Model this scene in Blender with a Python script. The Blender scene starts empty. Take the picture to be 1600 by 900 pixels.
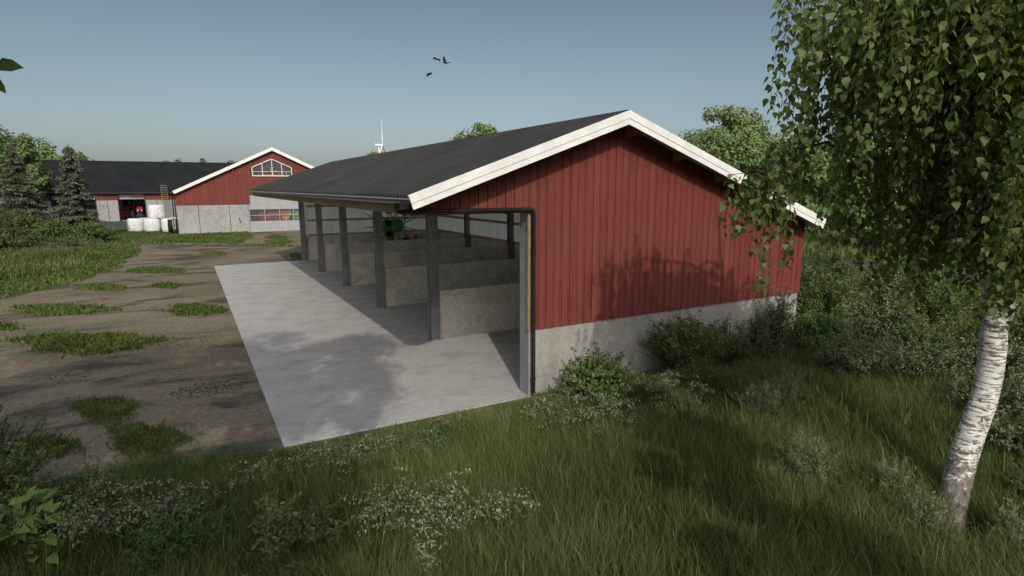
import bpy, math, random
import numpy as np
C = bpy.context.scene.collection
RNG = np.random.default_rng(7)
random.seed(7)
PI = math.pi

# ------------------------------------------------------------------ materials
def new_mat(name):
    m = bpy.data.materials.new(name); m.use_nodes = True
    nt = m.node_tree; b = nt.nodes['Principled BSDF']
    return m, nt, b
def N(nt, t, **kw):
    n = nt.nodes.new(t)
    for k, v in kw.items():
        if k in n.inputs: n.inputs[k].default_value = v
        else: setattr(n, k, v)
    return n
def ramp(nt, fac, stops):
    r = nt.nodes.new('ShaderNodeValToRGB'); e = r.color_ramp.elements
    while len(e) < len(stops): e.new(0.5)
    for i, (p, c) in enumerate(stops):
        e[i].position = p; e[i].color = (c[0], c[1], c[2], 1)
    nt.links.new(fac, r.inputs[0]); return r.outputs[0]
def coords(nt, scale=(1, 1, 1), rot=(0, 0, 0)):
    tc = nt.nodes.new('ShaderNodeTexCoord'); mp = nt.nodes.new('ShaderNodeMapping')
    mp.inputs['Scale'].default_value = scale; mp.inputs['Rotation'].default_value = rot
    nt.links.new(tc.outputs['Object'], mp.inputs[0]); return mp.outputs[0]
def noise(nt, vec, scale, detail=4, rough=.55, dist=0):
    n = N(nt, 'ShaderNodeTexNoise', Scale=scale, Detail=detail, Roughness=rough, Distortion=dist)
    nt.links.new(vec, n.inputs['Vector']); return n.outputs['Fac']
def mix(nt, fac, a, b, mode='MIX'):
    m = nt.nodes.new('ShaderNodeMix'); m.data_type = 'RGBA'; m.blend_type = mode
    for s, v in ((m.inputs[0], fac), (m.inputs[6], a), (m.inputs[7], b)):
        if isinstance(v, (int, float)): s.default_value = v
        elif isinstance(v, tuple): s.default_value = (v[0], v[1], v[2], 1)
        else: nt.links.new(v, s)
    return m.outputs[2]
def bump(nt, b, h, strength=.3, dist=.02):
    n = N(nt, 'ShaderNodeBump', Strength=strength, Distance=dist)
    nt.links.new(h, n.inputs['Height']); nt.links.new(n.outputs[0], b.inputs['Normal'])
def mat(name, col, rough=.7, var=.15, scale=3, metal=0, stretch=(1, 1, 1), bs=.15, spec=.3, fine=40):
    """plain weathered material: two noises over one base colour"""
    m, nt, b = new_mat(name); v = coords(nt, stretch)
    n1 = noise(nt, v, scale, 5, .6); n2 = noise(nt, v, fine, 3)
    lo = tuple(max(0, c * (1 - var * 1.3)) for c in col); hi = tuple(min(1, c * (1 + var)) for c in col)
    c1 = ramp(nt, n1, [(.3, lo), (.7, hi)])
    c2 = ramp(nt, n2, [(.3, (1 - var * .6,) * 3), (.7, (1, 1, 1))])
    nt.links.new(mix(nt, 1.0, c1, c2, 'MULTIPLY'), b.inputs['Base Color'])
    b.inputs['Roughness'].default_value = rough; b.inputs['Metallic'].default_value = metal
    b.inputs['Specular IOR Level'].default_value = spec
    if bs: bump(nt, b, n2, bs, .01)
    return m
def concrete(name, base, sc=1.0, warm=.0, streak=(1, 1, 1), contrast=.2):
    m, nt, b = new_mat(name); v = coords(nt, streak)
    n1 = noise(nt, v, .9 * sc, 6, .65, .4); n2 = noise(nt, v, 6 * sc, 5, .6); n3 = noise(nt, v, 45 * sc, 3)
    c = (base * (1 + warm), base, base * (1 - warm * 1.6))
    c1 = ramp(nt, n1, [(.32, tuple(x * (1 - contrast * 1.2) for x in c)), (.5, c), (.7, tuple(x * (1 + contrast * .6) for x in c))])
    c2 = ramp(nt, n2, [(.3, (1 - contrast * .75,) * 3), (.6, (1, 1, 1))])
    n4 = noise(nt, v, 17 * sc, 4, .7)
    c3 = mix(nt, 1.0, ramp(nt, n3, [(.3, (1 - contrast * .9,) * 3), (.6, (1, 1, 1))]), ramp(nt, n4, [(.35, (1 - contrast * .8,) * 3), (.6, (1.04,) * 3)]), 'MULTIPLY')
    o = mix(nt, 1.0, mix(nt, 1.0, c1, c2, 'MULTIPLY'), c3, 'MULTIPLY')
    nt.links.new(o, b.inputs['Base Color']); b.inputs['Roughness'].default_value = .85
    b.inputs['Specular IOR Level'].default_value = .25
    bump(nt, b, n2, .25, .02)
    return m
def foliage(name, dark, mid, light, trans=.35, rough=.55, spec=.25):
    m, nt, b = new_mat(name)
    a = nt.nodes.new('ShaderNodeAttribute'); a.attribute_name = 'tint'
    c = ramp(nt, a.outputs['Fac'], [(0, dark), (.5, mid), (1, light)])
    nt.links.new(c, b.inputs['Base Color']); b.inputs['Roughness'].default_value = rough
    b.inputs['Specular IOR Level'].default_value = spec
    tr = nt.nodes.new('ShaderNodeBsdfTranslucent')
    nt.links.new(mix(nt, 1.0, c, (1.15, 1.2, .6), 'MULTIPLY'), tr.inputs[0])
    mx = nt.nodes.new('ShaderNodeMixShader'); mx.inputs[0].default_value = trans
    nt.links.new(b.outputs[0], mx.inputs[1]); nt.links.new(tr.outputs[0], mx.inputs[2])
    nt.links.new(mx.outputs[0], nt.nodes['Material Output'].inputs[0])
    return m

M = {}
M['slab'] = concrete('slab_concrete', .37, 1.3, .045, (.8, 1.3, 1), .17)
M['wallc'] = concrete('wall_concrete', .35, 1.0, .06, (1, 1, .6), .22)
M['part'] = concrete('partition_concrete', .66, 1.0, .07, (1, 1, 1), .28)
M['hallc'] = concrete('hall_concrete', .37, .5, .03, (1, 1, 1), .22)
M['steel'] = mat('column_steel', (.235, .24, .235), .65, .3, 2, .2, (1, 1, .5), .2)
M['corner'] = mat('corner_steel', (.23, .24, .245), .6, .12, 2, .1)
M['white'] = mat('white_paint', (.78, .76, .715), .55, .10, 3, fine=60)
M['pipe'] = mat('black_pipe', (.012, .013, .015), .28, .2, 4, 0, (1, 1, 1), 0, .5)
M['timber'] = mat('timber', (.56, .32, .14), .75, .22, 5, 0, (1, .15, 1), .2)
M['timber2'] = mat('fascia_timber', (.29, .20, .12), .8, .2, 4, 0, (1, .2, 1), .2)
M['sheet'] = mat('inner_sheet', (.62, .62, .58), .5, .1, 2)
def sheet_mat():
    m, nt, b = new_mat('translucent_sheet'); n = noise(nt, coords(nt, (1, 1, .3)), 2, 4)
    c = ramp(nt, n, [(.3, (.78, .73, .62)), (.7, (.90, .86, .75))]); nt.links.new(c, b.inputs['Base Color']); b.inputs['Roughness'].default_value = .5
    t = nt.nodes.new('ShaderNodeBsdfTranslucent'); nt.links.new(c, t.inputs[0]); mx = nt.nodes.new('ShaderNodeMixShader'); mx.inputs[0].default_value = .5
    nt.links.new(b.outputs[0], mx.inputs[1]); nt.links.new(t.outputs[0], mx.inputs[2]); nt.links.new(mx.outputs[0], nt.nodes['Material Output'].inputs[0]); return m
M['sheet'] = sheet_mat()
M['rail'] = mat('ladder_rail', (.16, .15, .14), .6, .1, 3)
M['soffit'] = mat('soffit', (.80, .79, .74), .6, .1, 3)
M['road'] = mat('asphalt', (.055, .056, .058), .9, .2, .6, fine=30)
M['darkmetal'] = mat('dark_metal', (.03, .03, .032), .5, .3, 3)
M['black'] = mat('black_rubber', (.012, .012, .013), .75, .3, 10)
M['redpaint'] = mat('red_paint', (.50, .018, .02), .35, .12, 3, spec=.5)
M['greenpaint'] = mat('green_paint', (.07, .26, .065), .45, .2, 4, spec=.5)
M['yellowpaint'] = mat('yellow_paint', (.55, .33, .03), .45, .2, 3, spec=.5)
M['cabred'] = mat('tractor_red', (.30, .02, .02), .4, .15, 3)
M['orange'] = mat('orange_paint', (.40, .17, .03), .5, .3, 3)
M['galv'] = mat('galvanised', (.45, .46, .46), .45, .12, 3, .4)
M['doorgrey'] = mat('door_panel_grey', (.33, .33, .32), .6, .08, 2)
M['innerwall'] = mat('inner_wall', (.50, .50, .48), .8, .15, 2)
M['locker'] = mat('locker_blue', (.06, .085, .13), .5, .1, 2)
M['turbine'] = mat('turbine_white', (.80, .80, .80), .4, .03, .1, fine=1)
M['crow'] = mat('crow_black', (.012, .012, .014), .6, .3, 10)
M['stone'] = mat('stone_wall', (.24, .20, .16), .9, .35, 5, fine=15)
M['bark'] = mat('tree_bark', (.085, .065, .048), .9, .35, 6, 0, (1, 1, .25), .5)
M['twig'] = mat('twig_bark', (.045, .028, .022), .8, .3, 9)
M['redtwig'] = mat('red_twig', (.10, .025, .02), .8, .3, 9)
M['weedstem'] = mat('weed_stem', (.06, .075, .03), .8, .3, 9)
M['paletwig'] = mat('pale_stem', (.16, .14, .08), .8, .3, 9)

def red_boards():
    m, nt, b = new_mat('red_boards'); v = coords(nt, (5, 5, .35)); v2 = coords(nt)
    n1 = noise(nt, v, 1.0, 4); n2 = noise(nt, v2, .8, 5, .6); n3 = noise(nt, coords(nt, (30, 30, 2)), 1.5, 3)
    c = ramp(nt, n1, [(.3, (.145, .033, .026)), (.7, (.195, .047, .037))])
    c = mix(nt, ramp(nt, n2, [(.45, (0, 0, 0)), (.8, (.45,) * 3)]), c, (.22, .075, .058))
    c = mix(nt, 1.0, c, ramp(nt, n3, [(.3, (.85,) * 3), (.6, (1,) * 3)]), 'MULTIPLY')
    nt.links.new(c, b.inputs['Base Color']); b.inputs['Roughness'].default_value = .7
    b.inputs['Specular IOR Level'].default_value = .25; bump(nt, b, n3, .15, .004)
    return m
M['red'] = red_boards()
M['groove'] = mat('board_groove', (.035, .012, .012), .9, .2, 3)
def roof_mat(name, base, stretch):
    m, nt, b = new_mat(name); v = coords(nt)
    n1 = noise(nt, v, .5, 6, .65); n2 = noise(nt, coords(nt, stretch), 2.2, 4)
    c = ramp(nt, n1, [(.3, (base * .6,) * 3), (.7, (base * 1.5, base * 1.45, base * 1.35))])
    c = mix(nt, 1.0, c, ramp(nt, n2, [(.3, (.8,) * 3), (.65, (1.05,) * 3)]), 'MULTIPLY')
    nt.links.new(c, b.inputs['Base Color']); b.inputs['Roughness'].default_value = .62
    b.inputs['Specular IOR Level'].default_value = .18; bump(nt, b, n2, .1, .01)
    return m
M['roof'] = roof_mat('dark_sheet_roof', .023, (.4, 4, 1))
M['hallroof'] = roof_mat('hall_roof', .011, (1.5, .4, 1))

def bale_mat():
    m, nt, b = new_mat('bale_wrap'); v = coords(nt, (1, 1, .5))
    n1 = noise(nt, v, 3.0, 5, .7, .8); n2 = noise(nt, coords(nt, (9, 9, .8)), 2.0, 3)
    n3 = noise(nt, coords(nt), 9, 3, .7)
    c = ramp(nt, n1, [(.3, (.52, .52, .50)), (.6, (.80, .80, .78))])
    c = mix(nt, ramp(nt, n3, [(.62, (0,) * 3), (.72, (.6,) * 3)]), c, (.28, .28, .25))
    c = mix(nt, 1.0, c, ramp(nt, n2, [(.35, (.82,) * 3), (.6, (1,) * 3)]), 'MULTIPLY')
    nt.links.new(c, b.inputs['Base Color']); b.inputs['Roughness'].default_value = .32
    bump(nt, b, n2, .6, .04); return m
M['bale'] = bale_mat()

def birch_mat():
    m, nt, b = new_mat('birch_bark')
    n1 = noise(nt, coords(nt, (5, 5, 42)), 1.0, 3, .6)           # fine lenticels
    n2 = noise(nt, coords(nt, (3.2, 3.2, 11)), 1.0, 4, .7, 1.2)       # dark bands
    n3 = noise(nt, coords(nt, (9, 9, 6)), 1.0, 6, .75, .8)      # cracked base patches
    sx = nt.nodes.new('ShaderNodeSeparateXYZ')
    nt.links.new(coords(nt), sx.inputs[0])
    base = ramp(nt, noise(nt, coords(nt), 7, 3), [(.3, (.46, .43, .39)), (.7, (.70, .67, .62))])
    c = mix(nt, ramp(nt, n1, [(.43, (.9,) * 3), (.49, (0,) * 3)]), base, (.09, .075, .06))
    c = mix(nt, ramp(nt, n2, [(.385, (.95,) * 3), (.43, (0,) * 3)]), c, (.055, .042, .036))
    hz = nt.nodes.new('ShaderNodeMapRange')
    for k, vv in (('From Min', .1), ('From Max', 1.9), ('To Min', .36), ('To Max', -.2)): hz.inputs[k].default_value = vv
    nt.links.new(sx.outputs[2], hz.inputs['Value'])
    ad = nt.nodes.new('ShaderNodeMath'); ad.operation = 'ADD'
    nt.links.new(hz.outputs[0], ad.inputs[0]); nt.links.new(n3, ad.inputs[1])
    fur = ramp(nt, noise(nt, coords(nt, (16, 16, 4)), 1.5, 4, .7), [(.35, (.05, .043, .037)), (.65, (.22, .19, .165))])
    c = mix(nt, ramp(nt, ad.outputs[0], [(.60, (0,) * 3), (.66, (1,) * 3)]), c, fur)
    nt.links.new(c, b.inputs['Base Color']); b.inputs['Roughness'].default_value = .75
    bump(nt, b, n3, .7, .03); return m
M['birch'] = birch_mat()

def glass_mat(name, tint, alpha):
    m, nt, b = new_mat(name)
    b.inputs['Base Color'].default_value = (*tint, 1); b.inputs['Roughness'].default_value = .08
    n = noise(nt, coords(nt), 1.5, 3)
    a = ramp(nt, n, [(.3, (alpha * .9,) * 3), (.7, (alpha * 1.1,) * 3)])
    nt.links.new(a, b.inputs['Alpha']); return m
M['glass'] = glass_mat('window_glass', (.35, .37, .37), .10)
M['cabglass'] = glass_mat('cab_glass', (.05, .06, .06), .5)

def dirt_mat():
    m, nt, b = new_mat('yard_dirt')
    v = coords(nt)
    a = noise(nt, v, .22, 6, .6, .5); d = noise(nt, coords(nt, (.45, 1.0, 1), (0, 0, -.5)), .55, 5, .65, .6)
    e = noise(nt, coords(nt, (.5, 1.0, 1), (0, 0, -.5)), .42, 4, .6, .3); f = noise(nt, v, 9, 5, .7); g = noise(nt, v, 60, 2)
    st = noise(nt, coords(nt, (2.2, 9, 1), (0, 0, .35)), 1.2, 4, .6, 1.0)
    c = ramp(nt, a, [(.3, (.150, .122, .082)), (.5, (.192, .156, .106)), (.7, (.236, .194, .134))])
    c = mix(nt, ramp(nt, d, [(.50, (0,) * 3), (.60, (.85,) * 3)]), c, (.060, .047, .040))
    c = mix(nt, 1.0, c, ramp(nt, f, [(.3, (.62,) * 3), (.62, (1.10,) * 3)]), 'MULTIPLY')
    c = mix(nt, 1.0, c, ramp(nt, st, [(.3, (.82,) * 3), (.65, (1.08,) * 3)]), 'MULTIPLY')
    gm = N(nt, 'ShaderNodeMath', operation='MULTIPLY'); gm.inputs[1].default_value = 1
    le = noise(nt, v, 14, 3, .8)
    k = mix(nt, 1.0, ramp(nt, e, [(.53, (0,) * 3), (.62, (1,) * 3)]), ramp(nt, le, [(.46, (0,) * 3), (.54, (.85,) * 3)]), 'MULTIPLY')
    c = mix(nt, k, c, (.055, .095, .055))
    c = mix(nt, 1.0, c, ramp(nt, g, [(.35, (.72,) * 3), (.6, (1.05,) * 3)]), 'MULTIPLY')
    nt.links.new(c, b.inputs['Base Color']); b.inputs['Roughness'].default_value = .95
    b.inputs['Specular IOR Level'].default_value = .1; bump(nt, b, f, .5, .03); return m
M['dirt'] = dirt_mat()
def ground_mat():
    m, nt, b = new_mat('meadow_soil'); v = coords(nt)
    a = noise(nt, v, .12, 6, .6); f = noise(nt, v, 5, 5, .7)
    c = ramp(nt, a, [(.3, (.028, .042, .012)), (.6, (.045, .062, .018)), (.75, (.07, .075, .03))])
    c = mix(nt, 1.0, c, ramp(nt, f, [(.3, (.6,) * 3), (.65, (1.15,) * 3)]), 'MULTIPLY')
    nt.links.new(c, b.inputs['Base Color']); b.inputs['Roughness'].default_value = 1
    b.inputs['Specular IOR Level'].default_value = .05; bump(nt, b, f, .6, .05); return m
M['ground'] = ground_mat()

def lawn_soil():
    m, nt, b = new_mat('lawn_soil'); v = coords(nt); f = noise(nt, v, 7, 5, .75); a = noise(nt, v, .5, 4)
    c = mix(nt, ramp(nt, a, [(.35, (0,) * 3), (.65, (1,) * 3)]), ramp(nt, f, [(.3, (.030, .048, .012)), (.65, (.060, .085, .022))]), ramp(nt, f, [(.3, (.040, .055, .014)), (.65, (.085, .105, .032))]))
    nt.links.new(c, b.inputs['Base Color']); b.inputs['Roughness'].default_value = 1; b.inputs['Specular IOR Level'].default_value = .05; bump(nt, b, f, .8, .06); return m
M['lawnsoil'] = lawn_soil()
M['grass'] = foliage('meadow_grass', (.042, .064, .015), (.132, .164, .052), (.245, .27, .105), .42, .65, .15)
M['lawn'] = foliage('short_grass', (.045, .066, .015), (.100, .132, .034), (.165, .20, .062), .25, .65, .15)
M['tallgrass'] = foliage('yellow_grass', (.07, .09, .022), (.135, .155, .050), (.22, .225, .09), .3, .7, .12)
M['dry'] = foliage('dry_stalks', (.14, .11, .07), (.22, .18, .12), (.30, .25, .17), .2, .8, .1)
M['birchleaf'] = foliage('birch_leaves', (.055, .084, .022), (.140, .190, .060), (.25, .31, .11), .5, .5, .25)
M['treeleaf'] = foliage('tree_leaves', (.042, .070, .020), (.115, .165, .052), (.22, .285, .10), .25, .6, .2)
M['spruce'] = foliage('spruce_needles', (.045, .052, .032), (.105, .115, .075), (.17, .18, .12), .1, .8, .1)
M['bushleaf'] = foliage('bush_leaves', (.046, .076, .020), (.120, .170, .055), (.22, .275, .11), .3, .75, .07)
M['paleleaf'] = foliage('pale_leaves', (.07, .095, .036), (.155, .185, .078), (.27, .30, .15), .25, .75, .08)
M['greyleaf'] = foliage('grey_green_leaves', (.085, .105, .050), (.175, .20, .105), (.29, .315, .19), .25, .8, .05)
M['fern'] = foliage('fern_leaves', (.03, .065, .018), (.075, .145, .040), (.14, .23, .075), .3, .7, .08)
M['bigleaf'] = foliage('big_leaves', (.065, .11, .025), (.11, .17, .04), (.16, .22, .06), .25, .6, .15)
M['flower'] = foliage('cream_flowers', (.08, .10, .04), (.19, .205, .12), (.36, .365, .25), .2, .8, .1)
M['darkleaf'] = foliage('shade_leaves', (.036, .056, .020), (.085, .115, .044), (.16, .19, .085), .25, .8, .05)

# ------------------------------------------------------------------ builders
class MB:
    def __init__(s): s.v = []; s.f = []
    def add(s, vs, fs):
        o = len(s.v); s.v += [tuple(float(c) for c in p) for p in vs]; s.f += [tuple(o + i for i in f) for f in fs]
    def box(s, x0, x1, y0, y1, z0, z1):
        s.add([(x0, y0, z0), (x1, y0, z0), (x1, y1, z0), (x0, y1, z0), (x0, y0, z1), (x1, y0, z1), (x1, y1, z1), (x0, y1, z1)],
              [(0, 3, 2, 1), (4, 5, 6, 7), (0, 1, 5, 4), (1, 2, 6, 5), (2, 3, 7, 6), (3, 0, 4, 7)])
    def prism_y(s, poly, y0, y1):            # poly in (x,z)
        n = len(poly)
        s.add([(x, y0, z) for x, z in poly] + [(x, y1, z) for x, z in poly],
              [tuple(range(n)), tuple(range(2 * n - 1, n - 1, -1))] + [(i, i + n, (i + 1) % n + n, (i + 1) % n) for i in range(n)])
    def prism_x(s, poly, x0, x1):            # poly in (y,z)
        n = len(poly)
        s.add([(x0, y, z) for y, z in poly] + [(x1, y, z) for y, z in poly],
              [tuple(range(n)), tuple(range(2 * n - 1, n - 1, -1))] + [(i, i + n, (i + 1) % n + n, (i + 1) % n) for i in range(n)])
    def tube(s, path, rad, sides=8, caps=True):
        P = [np.array(p, float) for p in path]; n = len(P)
        if not hasattr(rad, '__len__'): rad = [rad] * n
        rings = []; up = None
        for i in range(n):
            t = P[min(i + 1, n - 1)] - P[max(i - 1, 0)]; t = t / (np.linalg.norm(t) + 1e-9)
            if up is None:
                a = np.array([0, 0, 1.]) if abs(t[2]) < .9 else np.array([1., 0, 0]); u = np.cross(t, a)
            else: u = up - t * (up @ t)
            u = u / (np.linalg.norm(u) + 1e-9); w = np.cross(t, u); up = u
            rings.append([P[i] + rad[i] * (math.cos(2 * PI * k / sides) * u + math.sin(2 * PI * k / sides) * w) for k in range(sides)])
        vs = [q for r in rings for q in r]; fs = []
        for i in range(n - 1):
            for k in range(sides):
                a = i * sides + k; b2 = i * sides + (k + 1) % sides
                fs.append((a, b2, b2 + sides, a + sides))
        if caps: fs += [tuple(range(sides - 1, -1, -1)), tuple((n - 1) * sides + k for k in range(sides))]
        s.add(vs, fs)
    def lathe(s, prof, c=(0, 0, 0), axis='z', seg=24):   # prof (r,h)
        vs = []; fs = []; n = len(prof)
        for (r, h) in prof:
            for k in range(seg):
                a = 2 * PI * k / seg; p = (r * math.cos(a), r * math.sin(a), h)
                if axis == 'x': p = (p[2], p[0], p[1])
                if axis == 'y': p = (p[1], p[2], p[0])
                vs.append((p[0] + c[0], p[1] + c[1], p[2] + c[2]))
        for i in range(n - 1):
            for k in range(seg):
                a = i * seg + k; b2 = i * seg + (k + 1) % seg
                fs.append((a, b2, b2 + seg, a + seg))
        fs += [tuple(range(seg - 1, -1, -1)), tuple((n - 1) * seg + k for k in range(seg))]
        s.add(vs, fs)
    def build(s, name, m, parent=None, smooth=False, bevel=0):
        me = bpy.data.meshes.new(name); me.from_pydata(s.v, [], s.f); me.validate(); me.materials.append(m)
        o = bpy.data.objects.new(name, me); C.objects.link(o)
        if parent: o.parent = parent
        if smooth:
            me.shade_smooth()
            if smooth == 'auto':
                me.set_sharp_from_angle(angle=math.radians(35))
        if bevel:
            b = o.modifiers.new('Bevel', 'BEVEL'); b.width = bevel; b.segments = 2; b.limit_method = 'ANGLE'
        return o

def empty(name, loc, label=None, cat=None, group=None, rz=0):
    o = bpy.data.objects.new(name, None); C.objects.link(o); o.location = loc; o.rotation_euler = (0, 0, rz)
    o.empty_display_size = .3
    return tag(o, label, cat, group)
def tag(o, label=None, cat=None, group=None, kind=None):
    if label: o['label'] = label
    if cat: o['category'] = cat
    if group: o['group'] = group
    if kind: o['kind'] = kind
    return o

# leaf meshes: T = template (k,3): along, across, normal ; F = faces as a list of equal-length tuples
T_DIAMOND = (np.array([[0, 0, 0], [.45, -.5, .06], [1, 0, -.05], [.45, .5, .06]]), [(0, 1, 2, 3)])
T_LEAF = (np.array([[0, 0, 0], [.22, -.42, .07], [.62, -.38, .05], [1, 0, -.08], [.62, .38, .05], [.22, .42, .07], [.4, 0, -.02]]),
          [(0, 1, 6), (1, 2, 6), (2, 3, 6), (3, 4, 6), (4, 5, 6), (5, 0, 6)])
T_BIRCH = (np.array([[0, 0, 0], [.06, -.34, .03], [.30, -.50, .06], [.60, -.30, .03], [1, 0, -.10], [.60, .30, .03], [.30, .50, .06], [.06, .34, .03]]),
           [(0, 1, 2, 3), (0, 3, 4, 4), ] )
T_BIRCH = (T_BIRCH[0], [(0, 1, 2, 3), (0, 3, 4, 5), (0, 5, 6, 7)])
T_BLADE = (np.array([[0, -.5, 0], [0, .5, 0], [.4, .42, .05], [.4, -.42, .05], [.75, .27, .15], [.75, -.27, .15], [1, 0, .36]]), [(0, 1, 2, 3), (3, 2, 4, 5), (5, 4, 6, 6)])
T_NARROW = (np.array([[0, 0, 0], [.4, -.5, .05], [1, 0, 0], [.4, .5, .05]]), [(0, 1, 2, 3)])
def unit(a): return a / (np.linalg.norm(a, axis=-1, keepdims=True) + 1e-9)
def rdir(n, zlo=-1, zhi=1):
    z = RNG.uniform(zlo, zhi, n); a = RNG.uniform(0, 2 * PI, n); r = np.sqrt(np.clip(1 - z * z, 0, 1))
    return np.stack([r * np.cos(a), r * np.sin(a), z], 1)
class Leaves:
    def __init__(s): s.p = []; s.d = []; s.n = []; s.l = []; s.w = []; s.t = []
    def add(s, p, d, n, l, w, t):
        k = len(p)
        s.p.append(p); s.d.append(d); s.n.append(n)
        s.l.append(np.broadcast_to(l, k)); s.w.append(np.broadcast_to(w, k)); s.t.append(np.broadcast_to(t, k))
    def mesh(s, name, tmpl, m):
        p = np.concatenate(s.p); d = unit(np.concatenate(s.d)); n = np.concatenate(s.n)
        side = unit(np.cross(n, d)); nn = np.cross(d, side)
        L = np.concatenate(s.l)[:, None, None]; W = np.concatenate(s.w)[:, None, None]
        T, F = tmpl; k = len(T)
        V = p[:, None, :] + L * T[None, :, 0:1] * d[:, None, :] + W * T[None, :, 1:2] * side[:, None, :] + L * T[None, :, 2:3] * nn[:, None, :]
        cnt = len(p); V = V.reshape(-1, 3)
        tri = [tuple(dict.fromkeys(f)) for f in F]; lens = np.array([len(f) for f in tri]); flat = np.concatenate([np.array(f) for f in tri])
        loops = (flat[None, :] + (np.arange(cnt) * k)[:, None]).reshape(-1)
        ll = np.tile(lens, cnt); st = np.concatenate([[0], np.cumsum(ll)[:-1]])
        me = bpy.data.meshes.new(name)
        me.vertices.add(len(V)); me.vertices.foreach_set('co', V.astype(np.float32).ravel())
        me.loops.add(len(loops)); me.loops.foreach_set('vertex_index', loops.astype(np.int32))
        me.polygons.add(len(ll)); me.polygons.foreach_set('loop_start', st.astype(np.int32))
        me.update(calc_edges=True)
        at = me.attributes.new('tint', 'FLOAT', 'POINT')
        at.data.foreach_set('value', np.repeat(np.clip(np.concatenate(s.t), 0, 1), k).astype(np.float32))
        me.materials.append(m); return me
    def build(s, name, tmpl, m, parent=None):
        me = s.mesh(name, tmpl, m); o = bpy.data.objects.new(name, me); C.objects.link(o)
        if parent: o.parent = parent
        return o

# ------------------------------------------------------------------ SETTING
def sheet(name, poly, z, m):
    b = MB(); b.add([(x, y, z) for x, y in poly], [tuple(range(len(poly)))]); o = b.build(name, m); tag(o, kind='structure'); return o
def rough_edge(pts, amp, seg=.5, closed=True):
    out = []; n = len(pts)
    for i in range(n if closed else n - 1):
        a = np.array(pts[i], float); b = np.array(pts[(i + 1) % n], float); L = np.linalg.norm(b - a); k = max(1, int(L / seg))
        nr = np.array([-(b - a)[1], (b - a)[0]]) / (L + 1e-9)
        for j in range(k):
            t = j / k; out.append(tuple(a + (b - a) * t + (nr * random.uniform(-amp, amp) if j else 0)))
    return out
sheet('ground', [(-2500, -2500), (2500, -2500), (2500, 2500), (-2500, 2500)], 0.0, M['ground'])
# the yard: dirt, wide sheet reaching past the shed to the hall
yard = rough_edge([(-30, -2), (-13, 1.1), (-9.0, .75), (-8.2, .45), (-7.7, .42), (-6.9, .5), (-6.1, .2), (-5.6, .05), (-4.97, -.12), (-4.2, -.2), (-2, -.22), (.05, -.18)], .05, .3, False)
yard += [(.6, -.1), (.6, 30), (4, 34), (9, 34), (14, 54), (-6, 54), (-10, 58), (-26, 66), (-32, 50)]
sheet('dirt_yard', yard, .004, M['dirt'])
random.seed(3)
sheet('grass_verge', rough_edge([(-16.5, 16.0), (-13.6, 19.3), (-12.3, 22.0), (-10.9, 24.6), (-10.1, 28.9), (-9.4, 35.5), (-9.4, 40.2), (-10.4, 43.8), (-12.8, 45.9), (-19.4, 50.1), (-30, 60), (-45, 60), (-45, 14), (-24, 13)], .25, .8), .008, M['lawnsoil'])
sheet('hall_verge', rough_edge([(-14.5, 49.9), (-8, 45.6), (-2.4, 41.9), (-1.7, 46), (-1.0, 51.4), (-.8, 53.9), (-7, 54.2), (-10.6, 62), (-14.6, 64.8)], .25, .8), .010, M['lawnsoil'])
sl = MB(); sl.box(-4.98, 9.05, 0, 27.14, -.2, .035)
tag(sl.build('concrete_slab', M['slab'], bevel=.008), kind='structure')
sheet('asphalt_road', [(-40, 62), (-13.5, 65.5), (-10, 66), (-4, 70), (-4, 84.6), (-45, 84.6)], .008, M['road'])
sheet('side_road', [(20.5, 40), (24.5, 40), (28.5, 12), (36, -4), (60, -40), (54, -40), (31.2, -4), (24.6, 11)], .012, M['road'])
sheet('field', [(30, 16), (60, 10), (90, 60), (30, 60)], .006, M['dirt'])

# ------------------------------------------------------------------ OPEN SHED
XR, ZR, AL, BR, SL = 2.08, 6.02, -2.76, 9.08, .35
W, L, S = 9.0, 27.14, 5.43
Y0, Y1 = -.58, 27.72
def rz_(x): return ZR - SL * abs(x - XR)
shed = empty('open_shed', (2.0, 0, 0), 'long red boarded open-fronted storage shed with dark sheet roof beside the concrete slab', 'shed')
shed.location = (0, 0, 0)
def roof_slope(name, x0, z0, x1, z1, ya, yb, m, par, period=.2, rib=.05, axis='y'):
    b = MB(); n = int((yb - ya) / period); prof = []
    for i in range(n + 1):
        y = ya + i * period
        prof += [(y, 0), (y + period * .55, 0), (y + period * .67, rib), (y + period * .88, rib)]
    prof = [p for p in prof if p[0] <= yb] + [(yb, 0)]
    vs = []
    for y, h in prof:
        if axis == 'y': vs += [(x0, y, z0 + h), (x1, y, z1 + h)]
        else: vs += [(y, x0, z0 + h), (y, x1, z1 + h)]
    fs = [(2 * i, 2 * i + 1, 2 * i + 3, 2 * i + 2) for i in range(len(prof) - 1)]
    b.add(vs, fs)
    return b.build(name, m, par)
roof_slope('roof', XR, ZR, AL, rz_(AL), Y0 + .02, Y1, M['roof'], shed)
roof_slope('roof', XR, ZR, BR, rz_(BR), Y0 + .02, Y1, M['roof'], shed)
b = MB(); b.tube([(XR, Y0 + .02, ZR + .005), (XR, Y1, ZR + .005)], .05, 8); b.build('ridge_cap', M['roof'], shed)
b = MB()
b.prism_y([(AL + .03, rz_(AL + .03) - .03), (XR, ZR - .03), (BR - .03, rz_(BR - .03) - .03), (BR - .03, rz_(BR - .03) - .08), (XR, ZR - .08), (AL + .03, rz_(AL + .03) - .08)], Y0 + .03, Y1 - .02)
b.build('roof_underside', M['soffit'], shed)
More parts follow.
